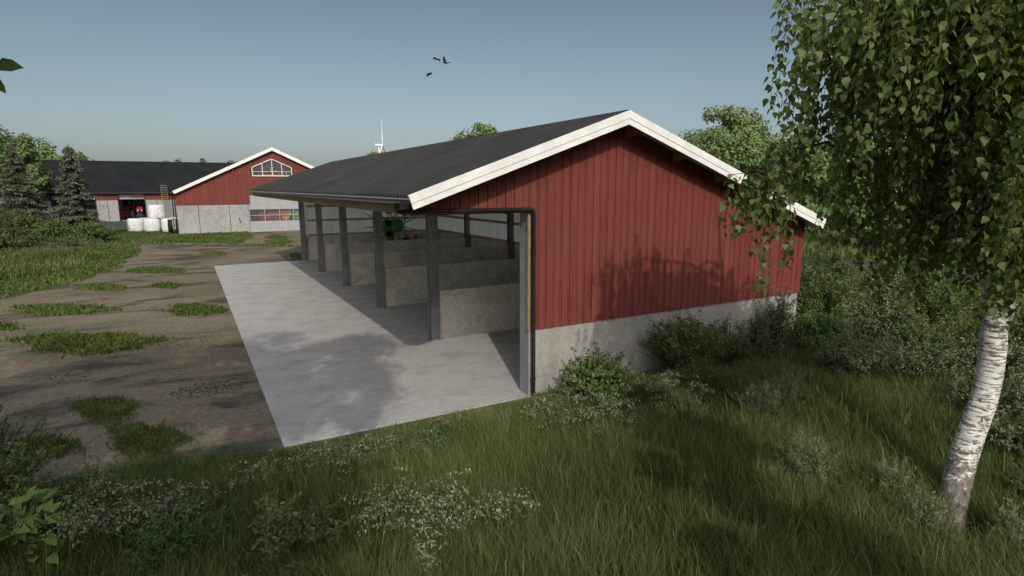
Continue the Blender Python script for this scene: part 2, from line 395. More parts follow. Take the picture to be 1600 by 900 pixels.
def rake(y0, y1, par, xr=XR, zr=ZR, xl=AL, xrt=BR, s=SL, top=.035, m=M['white'], bands=((0, .15, 0), (.155, .265, .012))):
    for sx, xe in ((-1, xl), (1, xrt)):
        b = MB(); cs = 1 / math.sqrt(1 + s * s); sn = s * cs
        d = np.array([sx * cs, -sn]); n = np.array([-sx * sn, -cs])   # along slope down, inward normal
        run = abs(xe - xr) / cs
        for n0, n1, rec in bands:
            A = np.array([xr, zr + top]);
            pts = [(xr, zr + top - n0 / cs), tuple(A + d * run + n * n0), tuple(A + d * run + n * n1), (xr, zr + top - n1 / cs)]
            b.prism_y(pts, y0 + rec, y1 - rec)
        b.build('rake_trim', m, par)
rake(Y0 - .03, Y0 + .02, shed); rake(Y1, Y1 + .04, shed)
b = MB(); b.box(BR - .03, BR, Y0 + .03, Y1 - .03, rz_(BR) - .19, rz_(BR) - .03); b.build('eave_board', M['white'], shed)
# purlins: timber tails carrying the overhang on both gables
for x in (2.55, 3.95, 5.35, 6.75, 8.15, 1.0, -.5, -1.9):
    for ya, yb in ((Y0 + .03, -.04), (L + .04, Y1 - .03)):
        b = MB(); zt = rz_(x) - .085; sg = -SL if x > XR else SL
        b.add([(x - .06, ya, zt - sg * .06), (x + .06, ya, zt + sg * .06), (x + .06, ya, zt - .14), (x - .06, ya, zt - .14),
               (x - .06, yb, zt - sg * .06), (x + .06, yb, zt + sg * .06), (x + .06, yb, zt - .2), (x - .06, yb, zt - .2)],
              [(0, 1, 2, 3), (7, 6, 5, 4), (0, 4, 5, 1), (1, 5, 6, 2), (2, 6, 7, 3), (3, 7, 4, 0)])
        b.build('purlin', M['timber2'], shed)
# gable cladding: individual vertical boards with dark gaps
def cladding(par, xa, xb, zfun, ztop, ya, yb, period, gap, face, name='wall_cladding'):
    """boards from zfun(x) to ztop(x); ya back plane, yb board face"""
    b = MB(); g = MB(); x = xa; i = 0
    while x < xb - .01:
        x2 = min(x + period, xb); a0, a1 = x + gap / 2, x2 - gap / 2
        off = .004 * ((i * 7) % 3 - 1)
        pts = [a0, a1]
        if xa < XR and a0 < par['xr'] < a1: pts = [a0, par['xr'], a1]
        poly = [(a0, zfun(a0)), (a1, zfun(a0))] + [(q, ztop(q)) for q in reversed(pts)]
        b.prism_y(poly, min(ya, yb + off * face), max(ya, yb + off * face)); x = x2; i += 1
    return b
zlow = lambda x: 1.5 if x > .02 else 3.98
ztp = lambda x: rz_(x) - .09
pr = {'xr': XR}
b = cladding(pr, -2.55, .02, lambda x: 3.98, ztp, -.005, -.035, .2, .018, -1)
b.v += []; b2 = cladding(pr, .02, 9.0, lambda x: 1.5, ztp, -.005, -.035, .2, .018, -1); b.add(b2.v, b2.f)
b.build('gable_cladding', M['red'], shed)
b = MB()   # dark backing behind the gaps
b.prism_y([(-2.54, 3.985), (.03, 3.985), (.03, 1.505), (8.99, 1.505), (8.99, ztp(8.99) - .005), (XR, ztp(XR) - .005), (-2.54, ztp(-2.54) - .005)], -.003, .03)
b.build('wall_backing', M['groove'], shed)
b = MB(); x = -2.5    # narrow cover battens, a paler line on every board
while x < 8.95:
    zl = 3.982 if x < .02 else 1.502
    b.box(x + .075, x + .105, -.046, -.03, zl, min(ztp(x + .07), ztp(x + .11))); x += .2
b.build('cover_batten', M['red'], shed)
# far gable and back wall outside
b = MB(); b.box(8.94, 9.0, .002, .2, 1.5, ztp(9) - .02); b.build('corner_board', M['red'], shed)
b = MB(); b.box(.30, 8.99, 0.0, .15, -.25, 1.498); b.box(.012, .30, -.003, .03, -.25, 1.498)
b.build('concrete_base', M['wallc'], shed, bevel=.006)
b = MB(); b.box(8.82, 9.03, .152, L - .152, -.25, 1.495); b.box(.0, 9.02, L - .15, L + .03, -.25, 1.497); b.build('concrete_base', M['part'], shed)
# inner ribbed sheets
b = MB(); y = .2
pf = []
while y < L - .1:
    pf += [(8.93, y), (8.93, y + .1), (8.90, y + .12), (8.90, y + .17)]; y += .2
vs = [(a, c, z) for a, c in pf for z in (1.5, ztp(8.9) - .02)]
b.add(vs, [(2 * i, 2 * i + 1, 2 * i + 3, 2 * i + 2) for i in range(len(pf) - 1)]); b.build('inner_sheet', M['sheet'], shed)
b = MB(); x = .05; pf = []
while x < 8.85:
    pf += [(x, L - .05), (x + .1, L - .05), (x + .12, L - .08), (x + .17, L - .08)]; x += .2
vs = [(a, c, z) for a, c in pf for z in (1.5, rz_(a) - .1)]
b.add(vs, [(2 * i, 2 * i + 1, 2 * i + 3, 2 * i + 2) for i in range(len(pf) - 1)]); b.build('inner_sheet', M['sheet'], shed)
for z in (1.52, 2.42, 3.28):
    b = MB(); b.box(.32, 8.75, L - .18, L - .085, z, z + .13); b.build('wall_rail', M['timber'], shed)
for z in (1.52, 2.52):
    b = MB(); b.box(8.76, 8.895, .2, L - .19, z, z + .14); b.build('wall_rail', M['timber'], shed)
b = MB(); b.prism_y([(.30, 1.5), (8.9, 1.5), (8.9, rz_(8.9) - .12), (XR, ZR - .12), (-2.4, rz_(-2.4) - .12), (-2.4, 4.03), (.30, 4.03)], .155, .19); b.build('inner_sheet', M['sheet'], shed)
# steel columns and rafters, partitions
def h_col(x, y, z0, z1, s=.27, name='column', m=M['steel']):
    b = MB(); h = s / 2
    b.box(x - h, x + h, y - h, y - h + .03, z0, z1); b.box(x - h, x + h, y + h - .03, y + h, z0, z1)
    b.box(x - .02, x + .02, y - h + .03, y + h - .03, z0, z1)
    b.box(x - h - .04, x + h + .04, y - h - .04, y + h + .04, z0, z0 + .025)
    return b.build(name, m, shed, bevel=.004)
for k in range(1, 6):
    y = k * S + (0 if k < 5 else -.2)
    h_col(.0, y, .03, 4.3)
    h_col(8.62, y, .03, 3.55)
    b = MB()   # rafter with haunch
    b.prism_y([(-2.5, rz_(-2.5) - .1), (XR, ZR - .1), (8.8, rz_(8.8) - .1), (8.8, rz_(8.8) - .55), (8.3, rz_(8.3) - .75), (7.5, rz_(7.5) - .42), (XR, ZR - .42), (.2, rz_(.2) - .5), (-2.5, rz_(-2.5) - .3)], y - .05, y + .05)
    b.build('rafter', M['steel'], shed)
    if k < 5:
        for z0, z1 in ((.03, 1.0), (1.004, 1.5)):
            pass
        b = MB(); b.box(.155, 8.46, y - .07, y + .07, .03, 1.5); b.build('partition_wall', M['part'], shed, bevel=.012)
b = MB(); b.box(.02, .29, .035, .40, .03, 4.3); b.build('corner_column', M['corner'], shed, bevel=.01)
b = MB(); b.box(-.022, .03, -.03, .033, 1.5, 3.975); b.build('corner_post', M['timber2'], shed)
b = MB(); b.box(-2.60, -2.556, .0, L, 4.0, 4.27); b.box(-2.60, -2.554, -.034, -.001, 3.99, 4.27)
b.build('eave_fascia', M['timber2'], shed)
b = MB(); b.box(-2.55, -.15, .04, L - .03, 4.0, 4.02); b.build('eave_soffit', M['soffit'], shed)
# gutter: half round with brackets
g = MB(); gx, gz_, gr = -2.815, 4.285, .085; vs = []; sg = 9
prof = [(gx + gr * math.cos(PI + PI * i / (sg - 1)), gz_ + gr * math.sin(PI + PI * i / (sg - 1))) for i in range(sg)]
prof += [(px * .93 + gx * .07, pz) for px, pz in reversed(prof)]
g.prism_y(prof, Y0 + .03, Y1); g.box(gx - gr, gx + gr, Y0 + .015, Y0 + .03, gz_ - .08, gz_ + .0)
g.build('gutter', M['pipe'], shed, smooth='auto')
b = MB()
b.tube([(-2.82, -.10, 4.23), (-2.82, -.10, 4.13), (-2.80, -.10, 4.08), (-2.75, -.10, 4.055), (-.02, -.10, 4.045), (.03, -.10, 4.03), (.06, -.10, 3.98), (.065, -.10, .16), (.075, -.13, .09), (.09, -.2, .06)], .047, 12)
for z in (3.2, 1.75, .45): b.tube([(.065, -.10, z - .02), (.065, -.10, z + .02)], .058, 12)
b.build('downpipe', M['pipe'], shed, smooth='auto')

# tedder parked behind the fourth partition, rotors folded up
td = empty('hay_tedder', (4.65, 24.3, .035), 'green folded hay tedder, a star of tines, behind the far partition of the shed', 'tedder')
b = MB(); b.box(-.2, .2, -.2, .2, .5, 1.95); b.box(-.9, .9, -.15, .15, .45, .6); b.build('frame', M['greenpaint'], td, bevel=.02)
for cx, rr in ((-.25, .42), (.33, .44)):
    r = MB(); r.lathe([(.05, -.14), (rr * .5, -.12), (rr, -.03), (rr, .03), (rr * .4, .1), (.05, .12)], (cx, -.25 - .1 * (cx > 0), 2.15), 'y', 20)
    ro = r.build('rotor_hub', M['greenpaint'], td, smooth='auto')
    for k in range(11):
        a = 2 * PI * k / 11 + cx; ln = 1.15 + .12 * ((k * 3) % 4 - 1)
        t = MB(); t.tube([(cx + .3 * math.cos(a), -.3, 2.15 + .3 * math.sin(a)), (cx + ln * math.cos(a), -.36, 2.15 + ln * math.sin(a))], .032, 5); t.build('tine_arm', M['greenpaint'], td)
        t = MB(); q = (cx + ln * math.cos(a), -.36, 2.15 + ln * math.sin(a)); t.tube([q, (q[0] + .28 * math.cos(a + .1), -.62, q[2] + .28 * math.sin(a + .1))], .018, 4); t.build('tine', M['yellowpaint'], td)
t = MB(); t.tube([(.82, -.4, 1.25), (.82, -.4, 2.85)], .035, 6); t.build('support_bar', M['greenpaint'], td)
for wx, wz in ((.85, 2.9), (.82, 1.25), (-.25, 2.3), (-.25, 1.68), (-.2, 3.05)):
    w = MB(); w.lathe([(.1, -.16), (.10, -.17), (.15, -.15), (.17, -.06), (.17, .06), (.15, .15), (.10, .17), (.1, .16)], (wx, -.5, wz), 'x', 14)
    w.build('wheel', M['black'], td, smooth='auto')
b = MB(); b.box(1.45, 1.62, -.3, -.28, 1.3, 1.55); b.build('warning_plate', M['redpaint'], td)
for x in (-.6, .6):
    b = MB(); b.tube([(x, 0, .5), (x, 0, 0)], .04, 6); b.build('leg', M['darkmetal'], td)

# ------------------------------------------------------------------ FAR BUILDINGS
hall = empty('workshop_hall', (0, 0, 0), 'long red and concrete workshop hall with black roof and two open roller doors', 'barn')
HY = 85.0
doors = ((-21.3, -16.5), (-14.1, -10.9))
b = MB(); c = MB(); x = -45.0
for d0, d1 in list(doors) + [(-4, -4)]:
    c.box(x, d0, HY, HY + .25, -.1, 2.85); b.box(x, d0, HY - .04, HY + .2, 2.85, 3.95); x = d1
for d0, d1 in doors: b.box(d0, d1, HY - .035, HY + .2, 3.65, 3.95)
b.build('red_wall_band', M['red'], hall); c.build('concrete_wall', M['hallc'], hall)
for x in (-24.5, -18.9 - 8, -15.3, -9.6, -12.2 - 18):
    j = MB(); j.box(x, x + .05, HY - .01, HY - .002, 0, 2.85); j.build('panel_joint', M['darkmetal'], hall)
roof_slope('roof', HY - .5, 3.85, HY + 9.2, 8.35, -46, 3, M['hallroof'], hall, .25, .02, 'x')
roof_slope('roof', HY + 9.2, 8.35, HY + 19, 3.85, -46, 3, M['hallroof'], hall, .5, .04, 'x')
b = MB(); b.box(-46, 3, HY - .56, HY - .48, 3.72, 3.87); b.build('gutter', M['darkmetal'], hall)
b = MB(); b.box(-45, -4, HY + 9, HY + 9.2, 0, 8.2); b.box(-45, -4, HY + .25, HY + 9, -.1, .03); b.build('inner_wall', M['innerwall'], hall)
for d0, d1 in doors:
    b = MB(); b.box(d0 + .08, d1 - .08, HY + .3, HY + .36, 2.95, 3.95); b.build('roller_door', M['galv'], hall)
    b = MB(); b.box(d0, d0 + .1, HY - .07, HY + .3, 0, 3.66); b.box(d1 - .1, d1, HY - .07, HY + .3, 0, 3.66); b.box(d0 + .1, d1 - .1, HY - .07, HY - .04, 3.56, 3.66); b.build('door_frame', M['darkmetal'], hall)
b = MB(); b.box(-14.2, -13.0, HY + 8.9, HY + 8.99, 1.75, 3.1); wf = b.build('window', M['paleleaf'], hall)
sg_ = empty('shop_sign', (-11.65, HY - .02, 3.62), 'small red sign board with dark lettering above the right hand roller door', 'sign')
b = MB(); b.box(-.95, .55, -.09, -.02, -.28, .26); b.build('board', M['redpaint'], sg_)
b = MB()
for i in range(7): b.box(-.65 + i * .14, -.56 + i * .14, -.10, -.092, -.10, .07)
b.build('lettering', M['greenpaint'], sg_)
# cabinets and locker inside
cb = empty('tool_cabinet', (-13.2, HY + 6, .03), 'red tool cabinet row with drawers inside the right hand open door', 'cabinet')
for i in range(4):
    b = MB(); b.box(-1.3 + i * .62, -.72 + i * .62, 0, .6, .25, 1.25); cc = b.build('drawer_unit', M['redpaint'], cb, bevel=.02)
    for z in (.5, .75, 1.0):
        h = MB(); h.box(-1.22 + i * .62, -.80 + i * .62, -.03, -.002, z, z + .03); h.build('handle', M['galv'], cc)
b = MB(); b.box(-1.35, 1.3, -.05, .65, 1.26, 1.32); b.build('worktop', M['darkmetal'], cb)
lk = empty('metal_locker', (-20.3, HY + 4, .03), 'blue grey metal locker pair inside the left hand open door', 'locker')
for i in range(2):
    b = MB(); b.box(-.75 + i * .76, -.02 + i * .76, 0, .5, .05, 2.0); cc = b.build('door_panel', M['locker'], lk, bevel=.02)
    h = MB(); h.box(-.12 + i * .76, -.09 + i * .76, -.03, -.002, .9, 1.2); h.build('handle', M['galv'], cc)
# ladder against the hall wall
ld = empty('wall_ladder', (-8.55, HY - .65, 0), 'tall pale ladder fixed to the workshop wall and rising past the roof edge', 'ladder')
for x in (-.38, .38):
    b = MB(); b.box(x - .018, x + .018, -.02, .02, 0, 4.7); b.build('rail', M['rail'], ld)
for i in range(16):
    b = MB(); b.box(-.35, .35, -.02, .02, .25 + i * .3, .32 + i * .3); b.build('rung', M['timber2'], ld)

# red gabled hall in front
gb = empty('gabled_hall', (0, 0, 0), 'red gabled hall with white roof edge, trapezoid gable window and grey folding door', 'barn')
GX0, GX1, GXR, GY = -6.9, 10.8, 1.95, 54.0
gzt = lambda x: 8.30 - .475 * abs(x - GXR)
b = MB(); x = GX0
while x < GX1 - .01:
    x2 = min(x + .24, GX1); a0, a1 = x + .01, x2 - .01
    zl = 2.82 if (x < -.6 or x > 8.0) else 3.72
    segs = [(a0, a1)]
    def colm(p, q, z0, z1a, z1b): b.prism_y([(p, z0), (q, z0), (q, z1b), (p, z1a)], GY - .06, GY)
    wn = lambda q: 7.28 - .452 * abs(q - 1.87)
    mids = [GXR] if a0 < GXR < a1 else []
    pts = [a0] + mids + [a1]
    for p, q in zip(pts[:-1], pts[1:]):
        if q < .02 or p > 3.72: colm(p, q, zl, gzt(p) - .12, gzt(q) - .12)
        else:
            colm(p, q, zl, 5.62, 5.62)
            b.prism_y([(p, wn(p)), (q, wn(q)), (q, gzt(q) - .12), (p, gzt(p) - .12)], GY - .06, GY)
    x = x2
b.build('gable_cladding', M['red'], gb)
b = MB(); b.prism_y([(GX0, 2.8), (GX1, 2.8), (GX1, gzt(GX1) - .15), (3.7, gzt(3.7) - .15), (3.7, 5.64), (.04, 5.64), (.04, gzt(.04) - .15), (GX0, gzt(GX0) - .15)], GY + .005, GY + .15)
b.prism_y([(.04, 6.4), (1.87, 7.25), (3.7, 6.4), (3.7, gzt(3.7) - .15), (GXR, gzt(GXR) - .15), (.04, gzt(.04) - .15)], GY + .005, GY + .148)
b.build('wall_backing', M['groove'], gb)
for xa, xb in ((GX0, -5.08), (-5.04, -2.37), (-2.33, -.6), (8.0, GX1)):
    b = MB(); b.box(xa, xb, GY - .03, GY + .2, -.15, 2.8); b.build('concrete_panel', M['hallc'], gb, bevel=.02)
b = MB(); b.box(GX0 + .02, -.62, GY + .0, GY + .15, 0, 2.75); b.build('panel_joint', M['darkmetal'], gb)
b = MB(); b.tube([(-1.55, GY - .06, 1.5), (-1.5, GY - .09, 1.3), (-1.42, GY - .09, 1.15), (-1.5, GY - .06, 1.0)], .035, 6); b.build('wall_hook', M['pipe'], gb)
# side walls, far wall
b = MB(); b.box(GX0, GX0 + .2, GY + .2, 84.5, -.1, 2.82); b.box(GX1 - .2, GX1, GY + .2, 84.5, -.1, 2.82); b.build('concrete_wall', M['hallc'], gb)
b = MB(); b.box(GX0 - .02, GX0 + .18, GY + .16, 84.45, 2.82, 4.05); b.box(GX1 - .18, GX1 + .02, GY + .16, 84.45, 2.82, 4.05); b.build('side_cladding', M['red'], gb)
b = MB(); b.prism_y([(GX0 + .2, 0), (GX1 - .2, 0), (GX1 - .2, 3.9), (GXR, 7.9), (GX0 + .2, 3.9)], 70, 70.2); b.box(GX0 + .2, GX1 - .2, GY + .21, 70, -.1, .03); b.build('inner_wall', M['galv'], gb)
roof_slope('roof', GXR, 8.42, GX0 - .15, 8.42 - .475 * (GXR - GX0 + .15), GY - .35, 92, M['hallroof'], gb, .4, .04)
roof_slope('roof', GXR, 8.42, GX1 + .15, 8.42 - .475 * (GX1 + .15 - GXR), GY - .35, 92, M['hallroof'], gb, .4, .04)
rake(GY - .42, GY - .36, gb, GXR, 8.42, GX0 - .2, GX1 + .2, .475, .05, M['white'], ((0, .30, 0),))
# gable window
for p, q in ((.03, .95), (.95, 1.87), (1.87, 2.79), (2.79, 3.71)):
    b = MB(); b.prism_y([(p + .04, 5.66), (q - .04, 5.66), (q - .04, wn(q - .04) - .03), (p + .04, wn(p + .04) - .03)], GY - .02, GY + .01)
    b.build('window_pane', M['glass'], gb)
b = MB()
def bar(p, q, t=.05):
    b.tube([(p[0], GY - .09, p[1]), (q[0], GY - .09, q[1])], t, 4)
bar((.0, 5.62), (3.74, 5.62)); bar((0, 5.62), (0, 6.45)); bar((3.74, 5.62), (3.74, 6.45)); bar((0, 6.45), (1.87, 7.3)); bar((1.87, 7.3), (3.74, 6.45))
for x in (.95, 1.87, 2.79): bar((x, 5.62), (x, wn(x)), .04)
bar((.0, 6.04), (3.74, 6.04), .022)
b.build('window_frame', M['white'], gb)
b = MB()
for i in range(6): b.box(-.4, 4.4, GY + 1.2, GY + 1.3, 5.3 + i * .38, 5.42 + i * .38)
for x in (.5, 2.3, 3.6): b.prism_y([(x, 5.2), (x + .1, 5.2), (x - .9 + .1, 7.2), (x - .9, 7.2)], GY + .9, GY + 1.0)
b.build('roof_truss', M['timber'], gb)
# folding door, glazed band in the middle
DX = [-.55, .88, 2.28, 3.66, 5.06, 6.46, 7.86]
for p, q in zip(DX[:-1], DX[1:]):
    b = MB(); b.box(p + .03, q - .03, GY - .02, GY + .05, .02, 1.10); b.box(p + .03, q - .03, GY - .02, GY + .05, 2.28, 3.70)
    b.box(p + .03, q - .03, GY - .015, GY + .045, 1.66, 1.72)
    dr = b.build('folding_door_leaf', M['doorgrey'], gb, bevel=.01)
    g = MB(); g.box(p + .05, q - .05, GY + .01, GY + .02, 1.10, 2.28); g.build('pane', M['glass'], dr)
b = MB()
for p in DX: b.box(p - .03, p + .03, GY - .04, GY + .06, .0, 3.72)
b.build('door_mullion', M['galv'], gb)
b = MB(); b.tube([(-7.05, GY - .35, 4.05), (-7.0, GY - .12, 3.7), (-6.98, GY - .1, .15), (-7.02, GY - .25, .08)], .06, 8); b.build('downpipe', M['pipe'], gb)
dp = MB(); dp.tube([(-8.0 + .3, HY - .45, 3.8), (-7.7, HY - .12, 3.5), (-7.7, HY - .1, .1)], .07, 8); dp.build('downpipe', M['pipe'], hall)

# machinery inside the gabled hall, seen through the glazed band
cu = empty('red_cultivator', (1.3, 54.75, .03), 'red cultivator frame with curved tines behind the glazed folding door', 'cultivator')
b = MB()
for z in (1.3, 1.85): b.box(-.9, 1.0, -.06, .06, z, z + .1)
b.box(-.05, .08, -.08, .08, .4, 2.3); b.build('frame', M['redpaint'], cu)
for i in range(8):
    a = -.9 + i * .26; t = MB(); t.tube([(a, -.1, 2.2), (a + .15, -.25, 1.9), (a - .05, -.3, 1.55), (a + .1, -.2, 1.2), (a, -.1, .1)], .04, 5); t.build('tine', M['redpaint'], cu)
yt = empty('yellow_spreader', (2.9, 54.95, .03), 'yellow and red spreader hopper behind the glazed folding door', 'spreader')
b = MB(); b.prism_y([(-.3, 1.2), (.35, 1.2), (.7, 2.3), (-.6, 2.3)], -.5, .5); b.build('hopper', M['yellowpaint'], yt)
b = MB(); b.box(-.55, .35, -.62, -.52, 1.55, 1.95); b.box(-.2, .2, -.4, .4, .5, 1.2); b.build('panel', M['redpaint'], yt)
for x in (-.45, .45):
    w = MB(); w.lathe([(.15, -.1), (.42, -.1), (.45, 0), (.42, .1), (.15, .1)], (x, 0, .45), 'x', 18); w.build('wheel', M['black'], yt)
sd = empty('green_seeder', (4.6, 54.9, .03), 'green seed drill with ribbed tank behind the glazed folding door', 'seeder')
b = MB(); b.box(-1.0, 1.3, -.5, .5, 1.15, 2.2)
for i in range(6): b.box(-.9 + i * .38, -.8 + i * .38, -.56, -.5, 1.2, 2.15)
b.build('tank', M['greenpaint'], sd)
b = MB(); b.box(-.3, .5, -.6, -.57, 1.9, 2.05); b.build('yellow_decal', M['yellowpaint'], sd)
for x in (-.8, 1.1):
    w = MB(); w.lathe([(.15, -.12), (.5, -.12), (.55, 0), (.5, .12), (.15, .12)], (x, 0, .55), 'x', 18); w.build('wheel', M['black'], sd)

# tractor in the right hand door, facing the yard
def wheel(par, x, y, r, w, name='wheel'):
    m = MB(); m.lathe([(r * .55, -w / 2), (r * .9, -w / 2), (r, -w * .35), (r, w * .35), (r * .9, w / 2), (r * .55, w / 2)], (x, y, r), 'x', 28)
    for k in range(18):
        a = 2 * PI * k / 18; cx, cz = (r - .0) * math.cos(a), r + (r - .0) * math.sin(a)
        sgn = 1 if k % 2 else -1
        m.tube([(x, y + cx, cz), (x + sgn * w * .5, y + (r - .02) * math.cos(a + .18), r + (r - .02) * math.sin(a + .18))], .035, 4)
    o = m.build(name, M['black'], par, smooth='auto')
    q = MB(); q.lathe([(.08, -w * .3), (r * .56, -w * .42), (r * .56, w * .42), (.08, w * .3)], (x, y, r), 'x', 18); q.build('rim', M['redpaint'], o)
    return o
tr = empty('tractor', (-11.75, HY + 1.5, .03), 'red tractor with black cab frame parked in the right hand open door', 'tractor')
for sx in (-1, 1):
    wheel(tr, sx * 1.0, 2.3, .95, .55); wheel(tr, sx * .88, 0, .68, .42)
    b = MB(); b.prism_x([(1.4, 1.75), (1.7, 2.0), (2.8, 2.0), (3.1, 1.7), (3.0, 1.7), (2.75, 1.9), (1.75, 1.9), (1.5, 1.7)], sx * 1.0 - .3, sx * 1.0 + .3); b.build('fender', M['redpaint'], tr)
    b = MB(); b.tube([(sx * .72, 1.2, 2.5), (sx * 1.2, 1.0, 2.5)], .02, 5); b.box(sx * 1.2 - .1, sx * 1.2 + .1, .95, 1.0, 2.2, 2.6); b.build('mirror', M['pipe'], tr)
    b = MB(); b.lathe([(.02, -.03), (.11, -.03), (.11, .03), (.02, .03)], (sx * .22, -.75, 1.35), 'y', 12); b.build('headlight', M['galv'], tr)
b = MB(); b.prism_x([(-.7, .95), (-.7, 1.55), (-.5, 1.78), (1.2, 1.95), (1.2, .95)], -.36, .36); b.build('hood', M['cabred'], tr, bevel=.05)
b = MB(); b.box(-.26, .26, -.74, -.7, 1.0, 1.5); b.build('grille', M['black'], tr)
b = MB(); b.box(-.3, .3, -1.2, -.72, .55, .95); b.box(-.55, .55, -1.25, -1.15, .5, .75); b.build('front_linkage', M['darkmetal'], tr)
b = MB()
for sx in (-.75, .75):
    for yy in (1.2, 2.6): b.tube([(sx, yy, 1.5), (sx * .93, yy, 2.9)], .05, 5)
b.box(-.8, .8, 1.15, 2.65, 1.4, 1.55); cabo = b.build('cab_frame', M['pipe'], tr)
b = MB(); b.box(-.68, .68, 1.2, 1.22, 1.6, 2.85); b.box(-.68, .68, 2.58, 2.6, 1.6, 2.85); b.build('windscreen', M['cabglass'], tr)
b = MB(); b.box(-.8, .8, 1.0, 2.8, 2.88, 3.08); b.build('cab_roof', M['galv'], tr, bevel=.05)
for x in (-.5, -.2, .2, .5):
    b = MB(); b.box(x - .07, x + .07, .96, 1.0, 2.93, 3.03); b.build('work_light', M['white'], tr)
b = MB(); b.box(-.35, .35, .0, 2.4, .5, 1.3); b.build('chassis', M['darkmetal'], tr)

# bales
bm = MB(); bm.lathe([(.02, 0), (.62, 0), (.72, .05), (.775, .18), (.79, .45), (.79, .95), (.775, 1.2), (.72, 1.33), (.6, 1.38), (.02, 1.385)], (0, 0, 0), 'z', 36)
first = None
bl = [((-10.75, 60.9, .0), 'white wrapped bale at the left end of the stack on the grass'),
      ((-9.25, 60.1, .0), 'white wrapped bale at the middle of the front row, below the top bale'),
      ((-7.68, 59.3, .0), 'white wrapped bale at the right of the front row, beside the green wheeled roller'),
      ((-9.9, 61.75, .0), 'white wrapped bale half hidden behind the two left bales'),
      ((-7.0, 60.9, .0), 'white wrapped bale half hidden behind the right bale of the front row'),
      ((-8.75, 60.3, 1.385), 'white wrapped bale lying alone on top of the stack')]
for i, (p, lb) in enumerate(bl):
    if i == 0: o = bm.build('wrapped_bale', M['bale'], None, smooth='auto'); first = o
    else: o = first.copy(); C.objects.link(o)
    o.location = p; o.rotation_euler = (0, 0, i * 1.3); tag(o, lb, 'bale', 'white wrapped bales stacked on the grass')
im = empty('wheeled_roller', (-6.95 + -.35, 57.0, 0), 'green roller frame on two tall black tyres beside the hall corner', 'roller')
wheel(im, -.33, 0, .68, .40); wheel(im, .33, .0, .68, .36)
b = MB(); b.box(-.2, .45, -.2, .3, 1.36, 1.44); b.box(-.08, .08, -.05, .05, .6, 1.36); b.build('frame', M['greenpaint'], im)

# yellow machine behind the spruces
ym = empty('yellow_trailer', (-27.0, 79, 0), 'yellow farm trailer parked behind the left spruce', 'trailer')
b = MB(); b.prism_x([(-.9, 1.1), (.9, 1.1), (1.1, 2.7), (-1.1, 2.7)], -2.6, 2.6)
for i in range(6): b.box(-2.5 + i * .98, -2.4 + i * .98, -1.22, -1.0, 1.15, 2.6)
b.build('tipper_body', M['orange'], ym)
b = MB(); b.box(-2.6, 2.8, -.4, .4, .85, 1.08); b.box(2.8, 4.2, -.06, .06, .8, .95); b.build('chassis', M['darkmetal'], ym)
for x in (-1.2, .3):
    for y in (-.85, .85):
        w = MB(); w.lathe([(.2, -.17), (.5, -.17), (.55, -.08), (.55, .08), (.5, .17), (.2, .17)], (x, y, .55), 'y', 22); w.build('wheel', M['black'], ym)

# stone barn far right behind the birch
sb = empty('stone_barn', (46, 3, 0), 'low pale stone building far behind the birch trunk', 'barn', rz=-.45)
b = MB(); b.box(-3, 3, -7, 7, -.1, 2.3); b.build('wall', M['stone'], sb)
b = MB(); b.prism_y([(-3.4, 2.3), (3.4, 2.3), (0, 4.2)], -7.4, 7.4); b.build('roof', M['hallroof'], sb)
b = MB(); b.box(-3.05, -3.001, -1, .2, 0, 1.9); b.build('door', M['darkmetal'], sb)
for y in (-4, 3):
    b = MB(); b.box(-3.05, -3.001, y - .5, y + .5, 1.0, 1.8); b.build('window', M['cabglass'], sb)

# wind turbine
wt = empty('wind_turbine', (264.5, 898, 0), 'white wind turbine on the horizon above the shed roof', 'wind turbine', rz=-.5)
b = MB(); b.tube([(0, 0, 0), (0, 0, 67)], [1.9, 1.0], 16); b.build('tower', M['turbine'], wt, smooth='auto')
b = MB(); b.tube([(-5.5, 0, 68.2), (-4, 0, 68.2), (3, 0, 68.2), (4.2, 0, 68.2)], [1.2, 2.0, 2.0, 1.4], 12); b.box(-5, -4.3, -.3, .3, 70, 72); b.build('nacelle', M['turbine'], wt, smooth='auto')
b = MB(); b.tube([(4.2, 0, 68.2), (6.0, 0, 68.2), (7, 0, 68.2)], [1.5, 1.4, .4], 12); b.build('hub', M['turbine'], wt, smooth='auto')
for k, a in enumerate((90, -30, 210)):
    a = math.radians(a); d = np.array([0, math.cos(a), math.sin(a)]); c0 = np.array([5.6, 0, 68.2])
    b = MB(); P = [c0 + d * t for t in (0, 3, 8, 18, 28, 39)]; b.tube(P, [.6, .7, .95, .6, .4, .15], 8); b.build('blade', M['turbine'], wt, smooth='auto')

